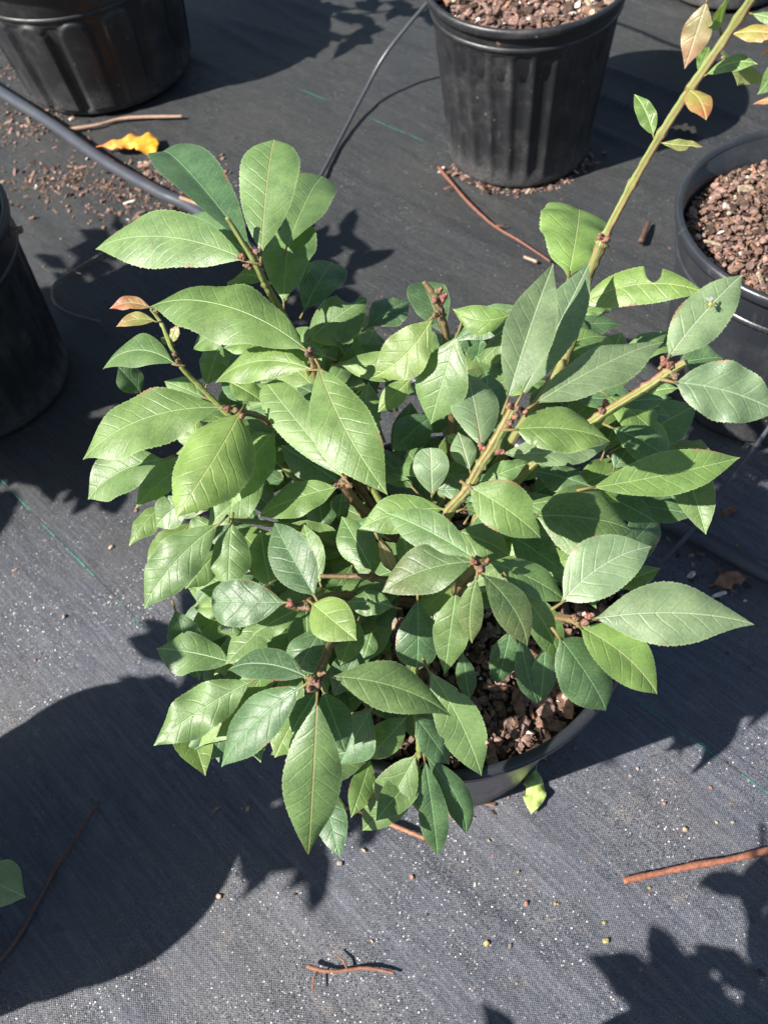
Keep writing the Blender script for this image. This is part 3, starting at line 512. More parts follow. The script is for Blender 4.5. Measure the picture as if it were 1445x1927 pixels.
class MB:
    """collects geometry for one mesh object"""
    def __init__(s): s.v = []; s.f = []; s.t = []; s.b = []; s.e = []
    def add(s, verts, faces, tints, blades=None, veins=None):
        k = len(s.v)
        s.v += [tuple(p) for p in verts]
        s.f += [tuple(i+k for i in f) for f in faces]
        s.t += tints if isinstance(tints, list) else [tints]*len(verts)
        s.b += blades if blades else [(0, 0, 0)]*len(verts)
        s.e += veins if isinstance(veins, list) else [veins or (.4, .4, .15)]*len(verts)
    def build(s, name, mat, parent=None, loc=None, smooth=True):
        me = bpy.data.meshes.new(name)
        off = Vector(loc) if loc is not None else Vector((0, 0, 0))
        me.from_pydata([tuple(Vector(p)-off) for p in s.v], [], s.f)
        at = me.attributes.new('tint', 'FLOAT_COLOR', 'POINT')
        at.data.foreach_set('color', [x for t in s.t for x in (t[0], t[1], t[2], 1)])
        at = me.attributes.new('blade', 'FLOAT_VECTOR', 'POINT')
        at.data.foreach_set('vector', [x for t in s.b for x in t])
        at = me.attributes.new('vein', 'FLOAT_COLOR', 'POINT')
        at.data.foreach_set('color', [x for t in s.e for x in (t[0], t[1], t[2], 1)])
        me.materials.append(mat)
        if smooth: me.polygons.foreach_set('use_smooth', [True]*len(me.polygons))
        me.update()
        o = bpy.data.objects.new(name, me)
        COL.objects.link(o)
        o.location = off
        if parent is not None:
            o.parent = parent
            o.location = off - parent.location
        return o

# ------------------------------------------------------------------ leaves
SHAPES = {
 'e': [(0, .025), (.05, .07), (.12, .30), (.25, .68), (.42, .96), (.55, 1), (.7, .86), (.83, .52), (.91, .26), (.96, .10), (1, 0)],
 'a': [(0, .025), (.05, .08), (.12, .32), (.25, .72), (.40, .98), (.5, 1), (.64, .84), (.78, .50), (.88, .25), (.95, .10), (1, 0)],
 'o': [(0, .03), (.05, .12), (.12, .45), (.25, .82), (.40, 1), (.55, .98), (.70, .82), (.83, .53), (.91, .28), (.96, .11), (1, 0)],
 'r': [(0, .025), (.06, .10), (.15, .34), (.3, .64), (.48, .90), (.65, 1), (.8, .95), (.90, .76), (.96, .50), (1, 0)],
 'b': [(0, .025), (.06, .10), (.15, .36), (.3, .70), (.48, .94), (.62, 1), (.78, .94), (.88, .80), (.95, .60), (.985, .40), (1, 0)],
 't': [(0, .03), (.06, .16), (.15, .42), (.3, .70), (.48, .90), (.65, 1), (.80, .99), (.91, .90), (.96, .82), (.99, .55), (1, 0)],
}
def prof(sh, t):
    P = SHAPES[sh]
    for i in range(len(P)-1):
        if t <= P[i+1][0]:
            p0 = P[max(i-1, 0)]; p1 = P[i]; p2 = P[i+1]; p3 = P[min(i+2, len(P)-1)]
            u = (t-p1[0])/(p2[0]-p1[0])
            m1 = (p2[1]-p0[1])/max(p2[0]-p0[0], 1e-6)*(p2[0]-p1[0])
            m2 = (p3[1]-p1[1])/max(p3[0]-p1[0], 1e-6)*(p2[0]-p1[0])
            return max(0, (2*u**3-3*u*u+1)*p1[1]+(u**3-2*u*u+u)*m1+(-2*u**3+3*u*u)*p2[1]+(u**3-u*u)*m2)
    return 0
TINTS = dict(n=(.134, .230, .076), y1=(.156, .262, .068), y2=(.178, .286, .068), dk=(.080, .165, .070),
             s=(.180, .270, .145), pk=(.34, .20, .09), pg=(.26, .27, .08), red=(.112, .180, .060),  # s: paler green with the sun's sheen put into the leaf colour
             br=(.34, .26, .14), pt=(.32, .25, .12), yr=(.30, .26, .06), ol=(.21, .24, .07))
TIPT = dict(pk=(.50, .12, .09), pg=(.40, .20, .08), red=(.135, .160, .060), pt=(.42, .20, .14), yr=(.48, .14, .07), ol=(.24, .22, .08))
def leaf(mb, B, T, side, wid, o, nl=76, nw=7, seed=0):
    B, T, side = Vector(B), Vector(T), Vector(side).normalized()
    r = random.Random(seed)
    ax = T-B; L = ax.length; a = ax.normalized()
    side = (side - a*side.dot(a)).normalized()
    n = side.cross(a)
    if n.z < 0: n = -n
    bend, arch = o.get('bend', 0)*1.0, o.get('arch', r.uniform(.03, .085))
    fold = o.get('fold', r.uniform(.10, .38)); wav = o.get('wav', r.uniform(.04, .13)); sh = o.get('sh', 'e')
    curl = r.uniform(.10, .48)
    tw = r.uniform(-.45, .45)
    droop = r.uniform(.01, .09); hook = r.uniform(-.22, .22)
    nib = list(o.get('bite', ()))
    if r.random() < .18 and L < .07:
        for _ in range(r.choice((1, 1, 2, 3))):
            nib.append((r.choice((-1, 1)), r.uniform(.2, .93), r.uniform(.015, .035), r.uniform(.06, .20)))
    ph = r.uniform(0, 6.28); fq = r.uniform(1.6, 3.2)
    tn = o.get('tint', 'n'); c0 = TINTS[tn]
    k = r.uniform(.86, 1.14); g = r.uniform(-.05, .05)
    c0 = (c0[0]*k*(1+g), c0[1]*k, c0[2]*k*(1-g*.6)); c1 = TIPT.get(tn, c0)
    vein = tuple(min(.5, x*2.1+.06) for x in c0) if not o.get('vein') else (.40, .33, .14)
    vs, bl, tt, vv = [], [], [], []
    asym = r.uniform(-.05, .05)
    for i in range(nl+1):
        t = i/nl
        c = B + ax*t + n*(arch*L*4*t*(1-t) - droop*L*max(0, t-.7)**2*6) + side*(bend*L*4*t*(1-t)*.62 + hook*L*.5*(max(0, t-.78)**2)*4*(1-t)*2)
        hw = wid*.5*prof(sh, t)
        for j in range(-nw, nw+1):
            u = j/nw
            sgn = -1 if u < 0 else 1
            h = hw*(1+asym*sgn)
            if abs(j) == nw and 0 < i < nl:
                ph1 = (i % 2)
                h *= 1 + (.017 if ph1 else -.010) + .012*math.sin(i*1.7+ph)
            for bs, bt, br, bd in nib:
                if sgn == bs:
                    d = (t-bt)/br
                    if abs(d) < 1: h *= 1-bd*math.sqrt(1-d*d)
            x = u*h
            au = abs(u)
            z = h*(fold*au - curl*au*au) + hw*wav*math.sin(fq*6.28*t+ph+sgn*1.3)*au**1.5 + x*tw*(t-.3)
            p = c + side*x + n*z
            vs.append(p); bl.append((x, t*L, au))
            q = max(0, min(1, (t-.35)/.65))
            q = q*q*(3-2*q)
            if tn in ('pk', 'pg', 'yr'): q = max(q, max(0, au-.75)*2.4)
            tt.append(tuple(c0[m]*(1-q)+c1[m]*q for m in range(3)))
            rd = (1-t)**2 if o.get('red') else max(0, 1-t*9)*.6
            vv.append((vein[0]*(1-rd)+.46*rd, vein[1]*(1-rd)+.20*rd, vein[2]*(1-rd)+.13*rd))
    W_ = 2*nw+1
    fs = [(i*W_+j, i*W_+j+1, (i+1)*W_+j+1, (i+1)*W_+j) for i in range(nl) for j in range(W_-1)]
    mb.add(vs, fs, tt, bl, vv)
    # short petiole
    pr = .0007 if L > .03 else .0005
    tube_into(mb, [B-a*min(.006, L*.12)-n*.001, B, B+a*L*.05+n*arch*L*.19], [pr*1.3, pr, pr*.8], 6, (.30, .22, .08))

def tube_into(mb, pts, rad, seg, tint, rough=0, seed=0, wings=0):
    pts = [Vector(p) for p in pts]
    k = len(pts); vs = []; bl = []; d = 0; prev = None
    for i in range(k):
        t = (pts[min(i+1, k-1)]-pts[max(i-1, 0)]).normalized()
        if prev is None:
            ref = Vector((0, 0, 1)) if abs(t.z) < .9 else Vector((1, 0, 0))
            u = t.cross(ref).normalized()
        else:
            u = (prev - t*prev.dot(t)).normalized()
        prev = u; v = t.cross(u)
        if i: d += (pts[i]-pts[i-1]).length
        for j in range(seg):
            an = 2*math.pi*j/seg
            rr = rad[i]*(1+rough*noise.noise(Vector((math.cos(an)*2+seed, math.sin(an)*2, d*220))))
            if wings: rr *= 1 + wings*max(0, math.cos(4*an))**6*(.7+.5*noise.noise(Vector((seed, j*.01, d*300))))
            vs.append(pts[i] + (u*math.cos(an)+v*math.sin(an))*rr)
            bl.append((j/seg, d, 0))
    fs = [(i*seg+j, i*seg+(j+1) % seg, (i+1)*seg+(j+1) % seg, (i+1)*seg+j) for i in range(k-1) for j in range(seg)]
    fs += [tuple(reversed(range(seg))), tuple(range((k-1)*seg, k*seg))]
    mb.add(vs, fs, tint, bl)

def smooth_path(pts, per=8):
    """Catmull-Rom through points of any dimension"""
    out = []
    n = len(pts)
    for i in range(n-1):
        p0, p1, p2, p3 = pts[max(i-1, 0)], pts[i], pts[i+1], pts[min(i+2, n-1)]
        for q in range(per):
            u = q/per
            out.append(tuple(.5*((2*b)+(-a+c)*u+(2*a-5*b+4*c-d)*u*u+(-a+3*b-3*c+d)*u**3) for a, b, c, d in zip(p0, p1, p2, p3)))
    out.append(tuple(pts[-1]))
    return out

# ------------------------------------------------------------------ ground
def axis_list(dense0, dense1, step, far):
    xs = []
    x = dense0
    while x < dense1+1e-6: xs.append(x); x += step
    s = step; x = dense0; lo = []
    while x > -far: s *= 1.5; x -= s; lo.append(x)
    s = step; x = dense1; hi = []
    while x < far: s *= 1.5; x += s; hi.append(x)
    return lo[::-1]+xs+hi
FD = Vector(GP['teal1'][4])-Vector(GP['teal1'][0]); FD.z = 0; FD.normalize(); FN = Vector((-FD.y, FD.x, 0))
def gz(x, y):
    p = Vector((x, y, 0)); a = p.dot(FD); b = p.dot(FN)
    z = .0035*noise.noise(Vector((a*1.3, b*7, 3))) + .0022*noise.noise(Vector((a*3.5, b*17, 7)))
    z += .002*noise.noise(Vector((x*4, y*4, 0)))
    rid = 1-abs(noise.noise(Vector((a*.9+5, b*12, 1))))*7
    if rid > 0: z += .0055*rid*max(0, noise.noise(Vector((a*2, b*2, 9)))+.35)
    return z-.004
xs = axis_list(-1.1, 1.3, .009, 60); ys = axis_list(-.4, 2.4, .009, 60)
mb = MB()
nx = len(xs)
mb.add([(x, y, gz(x, y) if (abs(x) < 1.4 and -.6 < y < 2.6) else -.004) for y in ys for x in xs],
       [(j*nx+i, j*nx+i+1, (j+1)*nx+i+1, (j+1)*nx+i) for j in range(len(ys)-1) for i in range(nx-1)], (0, 0, 0))
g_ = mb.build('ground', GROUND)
g_['kind'] = 'structure'

# teal marker threads woven into the fabric (dashes)
def teal(key, label):
    mb = MB(); pts = smooth_path(GP[key], 40); r = random.Random(key); vs = []; tt = []
    for i in range(len(pts)-1):
        a, b = Vector(pts[i]), Vector(pts[i+1])
        s = (b-a).normalized().cross(Vector((0, 0, 1)))*(.0007*r.uniform(.6, 1.2))
        gap = noise.noise(a*26) < -.10 or r.random() < .22
        for p in (a-s, a+s):
            vs.append(Vector((p.x, p.y, gz(p.x, p.y)+.0006)))
            tt.append((.07, .075, .08) if gap else (.05, .20+r.uniform(0, .08), .18))
    mb.add(vs, [(2*i, 2*i+1, 2*i+3, 2*i+2) for i in range(len(vs)//2-1)], tt)
    o = mb.build('marker_thread', TEAL, loc=pts[0][:2]+(0,))
    tag(o, label, 'thread', 'teal marker threads woven in the ground fabric')
teal('teal1', 'teal dashed thread on the sunlit fabric left of the shrub')
teal('teal2', 'teal dashed thread on the fabric right of the front pot')
teal('teal3', 'faint teal thread on the fabric between the two rear pots')

# ------------------------------------------------------------------ pots
def lathe(mb, prof_, seg, rfun=None, tint=(0, 0, 0), c=(0, 0, 0)):
    vs = []
    for r, z in prof_:
        for j in range(seg):
            th = 2*math.pi*j/seg
            rr = r + (rfun(th, z) if rfun else 0)
            vs.append((c[0]+rr*math.cos(th), c[1]+rr*math.sin(th), c[2]+z))
    k = len(prof_)
    mb.add(vs, [(i*seg+j, i*seg+(j+1) % seg, (i+1)*seg+(j+1) % seg, (i+1)*seg+j) for i in range(k-1) for j in range(seg)], tint)

def pot(loc, R, rb, h, label, style, mat=PLAS, lean=(0, 0), group='black nursery pots', gap=.048):
    root = empty('nursery_pot', label, 'pot', loc, group)
    seg = 240
    rt = R*.955
    zt = h-gap
    def rad(z): return rb+(rt-rb)*z/h
    def flute(th, z):
        if style == 'flute':
            wn = max(0, min(1, (zt-.004-z)/.006))*max(0, min(1, (z-.012)/.02))
            s = .5+.5*math.cos(th*26)
            return -.0042*wn*(1-s**2.2)
        if style == 'arch' and z > .012:
            per = 2*math.pi/15; q = ((th+.08) % per)/per*2-1
            half = .66
            top = zt-.004-.022*(1-math.sqrt(max(0, 1-(q/half)**2))) if abs(q) < half else -1
            e = min((half-abs(q))*26, (top-z)*260)
            return .0050*max(0, min(1, e+.5)) - (.002 if abs(q) > half+.08 and z < zt-.01 else 0)
        if style == 'plain':
            return -.0010*(1-max(0, math.cos(th*18))**.5)*max(0, min(1, (zt-z)/.02))
        return 0
    n = 64
    P = [(rb*.0, .001), (rb*.93, .001), (rb, .004)] + [(rad(z), z) for z in [.004+(zt-.004)*i/n for i in range(1, n+1)]]
    body = MB()
    lathe(body, P + [(rad(zt)+.0015, zt+.003), (rad(h-.01)+.001, h-.012), (rad(h)+.0008, h-.004), (rad(h)-.0012, h-.004), (rad(zt)-.0022, zt), (rad(h*.5)-.0022, h*.5), (0, h*.5)], seg, flute)
    body.build('body', mat, root).location = (0, 0, 0)
    def part(name, prf):
        m = MB(); lathe(m, prf, 180); m.build(name, mat, root).location = (0, 0, 0)
    e = .0028
    part('rim', [(R-.006, h-.012), (R-.0012, h-.0115), (R, h-.008), (R+.0006, h-.003), (R-.0004, h+.0006), (R-.003, h+.0012), (R-.0062, h+.0004), (R-.0074, h-.004), (R-.0075, h-.012), (R-.006, h-.012)])
    zb = zt+.004
    part('bead', [(rad(zb)-.001, zb-e*2), (rad(zb)+e*.7, zb-e*1.3), (rad(zb)+e*1.15, zb-e*.2), (rad(zb)+e*.9, zb+e*.8), (rad(zb)-.001, zb+e*1.5)])
    return root

def lump(mb, c, sx, sy, sz, tint, r, det=1):
    """irregular chip"""
    key = det
    if key not in lump.base:
        bm = bmesh.new(); bmesh.ops.create_icosphere(bm, subdivisions=det, radius=1)
        lump.base[key] = ([v.co.copy() for v in bm.verts], [tuple(v.index for v in f.verts) for f in bm.faces]); bm.free()
    V, F = lump.base[key]
    rot = Matrix.Rotation(r.uniform(0, 6.28), 3, 'Z') @ Matrix.Rotation(r.gauss(0, .45), 3, 'X') @ Matrix.Rotation(r.gauss(0, .45), 3, 'Y')
    off = Vector((r.random()*50, r.random()*50, r.random()*50))
    c = Vector(c)
    vs = []
    for v in V:
        q = v*(1+.55*noise.noise(v*1.3+off))
        q = Vector((max(-.75, min(.75, q.x))*sx, max(-.75, min(.75, q.y))*sy, max(-.6, min(.6, q.z))*sz))
        vs.append(c+rot@q)
    mb.add(vs, F, tint)
lump.base = {}

def chip_col(r, red=1.0):
    q = r.random()
    k = r.uniform(.65, 1.25)
    if q < .50: c = (.24, .155, .13)
    elif q < .68: c = (.16, .10, .075)
    elif q < .84: c = (.07, .045, .035)
    elif q < .93: c = (.30, .17, .115)
    elif q < .975: c = (.42, .34, .25)
    else: c = (.60, .56, .50)
    return tuple(min(.8, x*k) for x in c)

def soil(loc, R, z, label, n, size, seed, slope=0):
    r = random.Random(seed)
    mb = MB(); N_ = 46; S = 64
    vs = [(loc[0], loc[1], z)]
    for i in range(1, N_+1):
        for j in range(S):
            th = 2*math.pi*j/S; rr = R*i/N_
            x, y = rr*math.cos(th), rr*math.sin(th)
            vs.append((loc[0]+x, loc[1]+y, z+.006*noise.noise(Vector((x*40+seed, y*40, 0)))+.004*noise.noise(Vector((x*110, y*110, seed)))))
    fs = [(0, 1+j, 1+(j+1) % S) for j in range(S)]
    fs += [(1+(i-1)*S+j, 1+i*S+j, 1+i*S+(j+1) % S, 1+(i-1)*S+(j+1) % S) for i in range(1, N_) for j in range(S)]
    mb.add(vs, fs, (.045, .030, .022))
    for _ in range(n):
        rr = (R-.004)*math.sqrt(r.random()); th = r.uniform(0, 6.28)
        x, y = loc[0]+rr*math.cos(th), loc[1]+rr*math.sin(th)
        s = size*r.choice((.35, .5, .6, .8, 1, 1.5))*r.uniform(.7, 1.2)
        el = r.choice((1, 1, 1.3, 1.6, 2.4))
        lump(mb, (x, y, z+.002+r.uniform(-.002, .006)), s*el, s*r.uniform(.6, 1.1), s*r.uniform(.3, .7), chip_col(r), r, 2 if s > .004 else 1)
    o = mb.build('potting_mix', CHIP, loc=(loc[0], loc[1], z), smooth=False)
    return tag(o, label, 'potting mix', None, 'stuff')

PM, PR_, PT, PL, PLL, PBL, PB = (.032, .280), (.481, .637), (.301, 1.168), (-.374, 1.593), (-.505, .835), (-.577, .144), (-.10, -.215)
pot(PM+(0,), .140, .100, .262, 'black pot holding the leafy shrub in the foreground', 'plain', PLAS2)
pot(PR_+(0,), .143, .112, .238, 'black pot of reddish bark mix cut by the right edge of the photo', 'plain', PLAS2)
pot(PT+(0,), .137, .109, .248, 'black fluted pot of bark mix behind the shrub at the top', 'flute', gap=.032)
pot(PL+(0,), .186, .150, .226, 'large black pot with arched side panels at the top left', 'arch', gap=.055)
pot(PLL+(0,), .140, .112, .245, 'black pot in deep shade at the left edge', 'flute')
pot(PBL+(0,), .140, .112, .250, 'black pot standing out of the frame at the lower left', 'flute')
pot(PB+(0,), .140, .112, .250, 'black pot standing out of the frame below the picture', 'flute')
soil(PM, .129, .236, 'reddish bark potting mix under the foreground shrub', 4500, .0034, 1)
soil(PR_, .130, .205, 'reddish brown bark mix in the pot at the right edge', 5200, .0031, 2)
soil(PT, .127, .222, 'coarse brown bark mix in the fluted pot at the top', 2000, .0050, 3)
soil(PL, .168, .200, 'dark bark mix in the large pot at the top left', 60, .008, 4)
soil(PLL, .128, .215, 'bark mix in the shaded pot at the left edge', 250, .008, 5)
soil(PBL, .128, .22, 'bark mix in the pot out of the frame at the lower left', 40, .008, 6)
soil(PB, .128, .22, 'bark mix in the pot below the picture', 40, .008, 7)
PK = (.775, 1.56)
pot(PK+(0,), .137, .109, .248, 'black pot in the far top right behind the long shoot', 'flute')
soil(PK, .127, .222, 'bark mix in the far top right pot', 60, .008, 8)

# ------------------------------------------------------------------ the shrub
ROOT = (.034, .285, .236)
shrub = empty('shrub', 'bushy green shrub with glossy toothed leaves growing in the front pot', 'shrub', ROOT)
stems = []
for i, (kind, pts) in enumerate(STEMS):
    P = smooth_path(pts, 12)
    P[-1] = (P[-1][0], P[-1][1], P[-1][2]-.012, P[-1][3])
    mb = MB()
    # slight knobs at the nodes
    rr = [p[3]*(.56 if kind == 'corky' else .85)*(1+.05*math.sin(q*1.9+i)+(.35 if q % 12 == 0 and 0 < q < len(P)-1 else 0)) for q, p in enumerate(P)]
    tube_into(mb, [p[:3] for p in P], rr, 24, (.2, .2, .1), .20, i, .45 if kind == 'corky' else 0)
    stems.append((mb.build('stem', STEMM[kind], shrub, loc=pts[0][:3]), [Vector(p[:3]) for p in P]))
stems[-1][0]['label'] = 'long winged green shoot rising out of the picture'
r = random.Random(3)
for b in BUDS:
    b = Vector(b)
    best = min(stems, key=lambda s: min((b-q).length for q in s[1]))
    q0 = min(best[1], key=lambda q: (b-q).length)
    c = q0+(b-q0).normalized()*min((b-q0).length, .006) if (b-q0).length > 0 else b
    mb = MB()
    d = (c-q0).normalized() if (c-q0).length > 1e-5 else Vector((0, 0, 1))
    d = (d+Vector((r.uniform(-.4, .4), r.uniform(-.4, .4), .6))).normalized()
    for k in range(7):        # overlapping scales
        an = k*2.4; u = d.orthogonal().normalized(); v = d.cross(u)
        cc = c + d*(.0006*k) + (u*math.cos(an)+v*math.sin(an))*.0008*(1-k/8)
        s = .00165*(1-k*.07)
        lump(mb, cc, s*1.1, s, s*1.2, (.27*r.uniform(.5, 1.1), .135*r.uniform(.6, 1.1), .08), r, 2)
    best_o = best[0]
    o = mb.build('bud', BUDM, None, loc=c)
    o.parent = best_o
    o.location = c - (best_o.location + shrub.location)

LAB = dict(pk='small pink-tipped young leaf', pg='small green young leaf edged in pink', br='dried tan leaf', pt='leaf turned buff and pink', yr='leaf flushed yellow and red', red='leaf with a reddish glossy patch')
order = sorted(range(len(LEAVES)), key=lambda i: -(Vector(LEAVES[i][0])-Vector(LEAVES[i][1])).length*LEAVES[i][3])
# the pink and tinted ones always stay parts
special = [i for i in order if LEAVES[i][4].get('tint') in LAB]
keep = set(special); 
for i in order:
    if len(keep) >= 100: break
    keep.add(i)
rest = MB()
for i, (b, t, s, wd, o) in enumerate(LEAVES):
    if i in keep:
        mb = MB(); leaf(mb, b, t, s, wd, o, seed=i)
        ob = mb.build('leaf', LEAF, shrub, loc=b)
        if o.get('tint') in LAB: ob['label'] = LAB[o['tint']]
    else:
        leaf(rest, b, t, s, wd, o, seed=i)

# inner foliage below the outer leaves
def canopy_z(x, y, rad=.030):
    """lowest height of the outer leaves near a spot, None where no leaf is above"""
    z = None
    for b, t, s, wd, o in LEAVES:
        if b[2] > .53 or b[2] < .32: continue
        m = ((b[0]+t[0])/2, (b[1]+t[1])/2)
        d = math.hypot(m[0]-x, m[1]-y)
        if d < rad:
            zz = min(b[2], t[2])
            z = zz if z is None else min(z, zz)
    return z
r = random.Random(21)
made = 0
for _ in range(14000):
    if made >= 330: break
    an = r.uniform(0, 6.28); rr = .19*math.sqrt(r.random())
    x, y = .02+rr*math.cos(an), .27+rr*math.sin(an)*1.05
    if x > .035 and y < .235: continue                 # soil shows there
    z0 = canopy_z(x, y)
    if z0 is None: continue
    z = z0 - r.uniform(.010, .08)
    if z < .285: continue
    B_ = Vector((x, y, z)); out = Vector((x-.03, y-.28, 0))
    if out.length > .01: out.normalize()
    d = (out*.8+Vector((r.uniform(-1, 1), r.uniform(-1, 1), r.uniform(-.35, .35)))).normalized()
    L_ = r.uniform(.035, .058)
    T_ = B_ + d*L_
    if T_.x > .05 and T_.y < .22: continue
    cz = canopy_z(T_.x, T_.y, .027)
    if cz is None or cz < T_.z: continue
    sd = d.cross(Vector((r.uniform(-.35, .35), r.uniform(-.35, .35)-.2, 1))).normalized()
    leaf(rest, B_, T_, sd, L_*r.uniform(.40, .52), dict(tint=r.choice(('n', 'dk', 'y1', 'n')), sh=r.choice('eoa')), nl=24, nw=5, seed=1000+made)
    made += 1
fo = rest.build('foliage', LEAF, shrub, loc=ROOT)
fo['kind'] = 'stuff'

# a tiny fly on a leaf
def fly():
    mb = MB(); c = Vector(GP['fly'][0]); r = random.Random(2)
    lump(mb, c+Vector((0, 0, .0012)), .0012, .0018, .001, (.35, .30, .06), r, 2)
    lump(mb, c+Vector((-.0006, -.0016, .0012)), .0009, .0009, .0008, (.20, .18, .05), r, 2)
    o = mb.build('fly', FLYM, loc=c)
    tag(o, 'tiny yellowish fly resting on a pale leaf at the right', 'fly')
    for s in (-1, 1):
        m = MB(); a = c+Vector((0, .0002, .0022)); e = a+Vector((.0016*s, .0036, .0004)); q = Vector((.0008, -.0002, 0))
        m.add([a, a+q*s+(e-a)*.5, e, a-q*s+(e-a)*.55], [(0, 1, 2, 3)], (.30, .32, .34))
        m.build('wing', FLYM, o, loc=a)
    m = MB()
    for s in (-1, 1):
        for k in (-1, 0, 1):
            tube_into(m, [c+Vector((0, k*.0008, .001)), c+Vector((s*.0014, k*.0014, .0014)), c+Vector((s*.002, k*.0018, 0))], [.00012]*3, 5, (.03, .03, .03))
    m.build('legs', FLYM, o, loc=c)
fly()

# ------------------------------------------------------------------ neighbouring shrubs, standing outside the picture and throwing its shadows
def in_view(p, m=.02):
    d = Vector(p)-CAM; z = d.dot(FW)
    if z <= .02: return False
    return abs(d.dot(R2)/z) < .4656+m and abs(d.dot(U2)/z) < .621+m
def neighbour(loc, z0, R, zt, n, label, seed, nst=9, allow=None):
    r = random.Random(seed)
    root = empty('shrub', label, 'shrub', (loc[0], loc[1], z0))
    fol = MB(); cnt = 0
    for k in range(nst):
        an = 2*math.pi*k/nst+r.uniform(-.3, .3); R_ = R*r.uniform(.45, .95); Z = zt*r.uniform(.75, 1.05)
        pts = [(loc[0], loc[1], z0-.01, .004), (loc[0]+math.cos(an)*R_*.3, loc[1]+math.sin(an)*R_*.3, z0+(Z-z0)*.5, .003), (loc[0]+math.cos(an)*R_, loc[1]+math.sin(an)*R_, Z, .0016)]
        P = smooth_path(pts, 10)
        ok = [p for p in P if not in_view(p[:3])]
        while P and in_view(P[-1][:3]): P.pop()
        if len(P) > 3:
            m = MB(); tube_into(m, [p[:3] for p in P], [p[3] for p in P], 10, (.2, .2, .1), .1, k); m.build('stem', BARK, root, loc=P[0][:3])
        m_ = n//nst
        for q in range(m_):
            idx = int(len(P)*(.35+.64*q/m_)) if len(P) > 3 else 0
            if not P: break
            b = Vector(P[min(idx, len(P)-1)][:3])
            th = r.uniform(0, 6.28)
            d = Vector((math.cos(th), math.sin(th), r.uniform(-.3, .3))).normalized()
            L_ = r.uniform(.05, .078); t = b+d*L_
            if in_view(t, .04) or in_view(b, .04) or in_view((t+b)/2, .06): continue
            if allow and not allow(t): continue
            sd = d.cross(Vector((r.uniform(-.4, .4), r.uniform(-.4, .4), 1))).normalized()
            leaf(fol, b, t, sd, L_*.44, dict(tint=r.choice(('n', 'y1', 'dk')), sh=r.choice('eoa')), nl=16, nw=3, seed=seed*100+cnt); cnt += 1
    f_ = fol.build('foliage', LEAF, root, loc=(loc[0], loc[1], z0)); f_['kind'] = 'stuff'
    return root
nb = neighbour(PBL, .22, .27, .60, 260, 'leafy shrub out of the frame at the lower left, one leaf tip showing', 5)
a, b = Vector(GP['leaf_left'][0]), Vector(GP['leaf_left'][1])
m = MB(); leaf(m, a, b, (b-a).cross(Vector((0, .2, 1))).normalized(), .032, dict(tint='s'), seed=77)
m.build('leaf', LEAF, nb, loc=a)
neighbour(PB, .22, .29, .40, 190, 'leafy shrub standing below the bottom edge of the picture', 6, nst=14)
neighbour(PLL, .215, .22, .42, 200, 'leafy shrub in the shaded pot beyond the left edge', 7)
neighbour(PL, .200, .28, .55, 150, 'leafy shrub in the large top left pot above the frame', 8)
neighbour(PR_, .205, .20, .42, 60, 'leafy shrub in the right edge pot beyond the frame', 9)
neighbour(PK, .222, .24, .45, 110, 'leafy shrub in the far top right pot', 10)

PSHADE = (-.90, .66)  # unseen pot and shrub, added so their foliage shades the left pot
pot(PSHADE+(0,), .140, .112, .250, 'unseen black pot added beyond the left edge behind the shaded pot', 'flute')
soil(PSHADE, .128, .22, 'bark mix in the unseen pot added beyond the left edge', 40, .008, 12)
neighbour(PSHADE, .22, .32, .60, 640, 'unseen tall dense shrub added beyond the left edge to shade the left pot', 12, nst=20)

# ------------------------------------------------------------------ irrigation tubes
def tube(name, key, rad, mat, label, cat, seg=20, group=None, per=14):
    P = smooth_path(GP[key], per)
    mb = MB(); tube_into(mb, P, [rad]*len(P), seg, (.05, .05, .05), .03, 2)
    return tag(mb.build(name, mat, loc=P[0]), label, cat, group)
tube('irrigation_pipe', 'tube', .0098, TUBE, 'thick black irrigation pipe running diagonally under the shrub', 'pipe')
GP['spag1'] += [tuple(Vector(GP['spag1'][-1])+(Vector(GP['spag1'][-1])-Vector(GP['spag1'][-2]))*1.6), (PT[0]-.15, PT[1]+.22, .36), (PT[0]-.10, PT[1]+.10, .40), (PT[0]-.03, PT[1]+.05, .36), (PT[0], PT[1]+.02, .22)]
tube('drip_tube', 'spag1', .0030, DRIP, 'thin grey-black drip tube rising between the two rear pots', 'tube', 12, 'thin black drip tubes')
tube('drip_tube', 'spag2', .0026, TUBE, 'thin black drip tube rising at the right edge over the pipe', 'tube', 12, 'thin black drip tubes')

# ------------------------------------------------------------------ twigs, fallen leaves, debris
def twig(key, rad, col, label, end=.5, name='twig', side=0):
    P = smooth_path(GP[key], 10); n = len(P); r = random.Random(key)
    P = [(p[0]+r.gauss(0, .00012), p[1]+r.gauss(0, .00012), max(p[2], gz(p[0], p[1])+rad*.9)) for p in P]
    mb = MB()
    tube_into(mb, P, [rad*(1-(1-end)*i/n)*(1+.10*math.sin(i*.37)+.05*math.sin(i*1.3)) for i in range(n)], 10, col, .05, 4)
    for k in range(side):
        q = Vector(P[int(n*(.2+.6*k/max(1, side)))]); an = r.uniform(0, 6.28)
        tube_into(mb, [q, q+Vector((math.cos(an), math.sin(an), .1))*.008, q+Vector((math.cos(an+.3), math.sin(an+.3), .1))*.018], [rad*.6, rad*.5, rad*.3], 8, col, .2)
    return tag(mb.build(name, TWIG, loc=P[0]), label, 'twig', 'twigs lying on the ground fabric')
twig('twig_red_top', .0026, (.19, .08, .055), 'reddish twig lying below the fluted pot at the top', .5, side=2)
twig('twig_red_br', .0027, (.27, .11, .07), 'bright red-brown twig at the lower right edge', 1.2)
twig('twig_dark', .0018, (.13, .075, .07), 'dark thin twig in the large shadow at the lower left', 1.4)
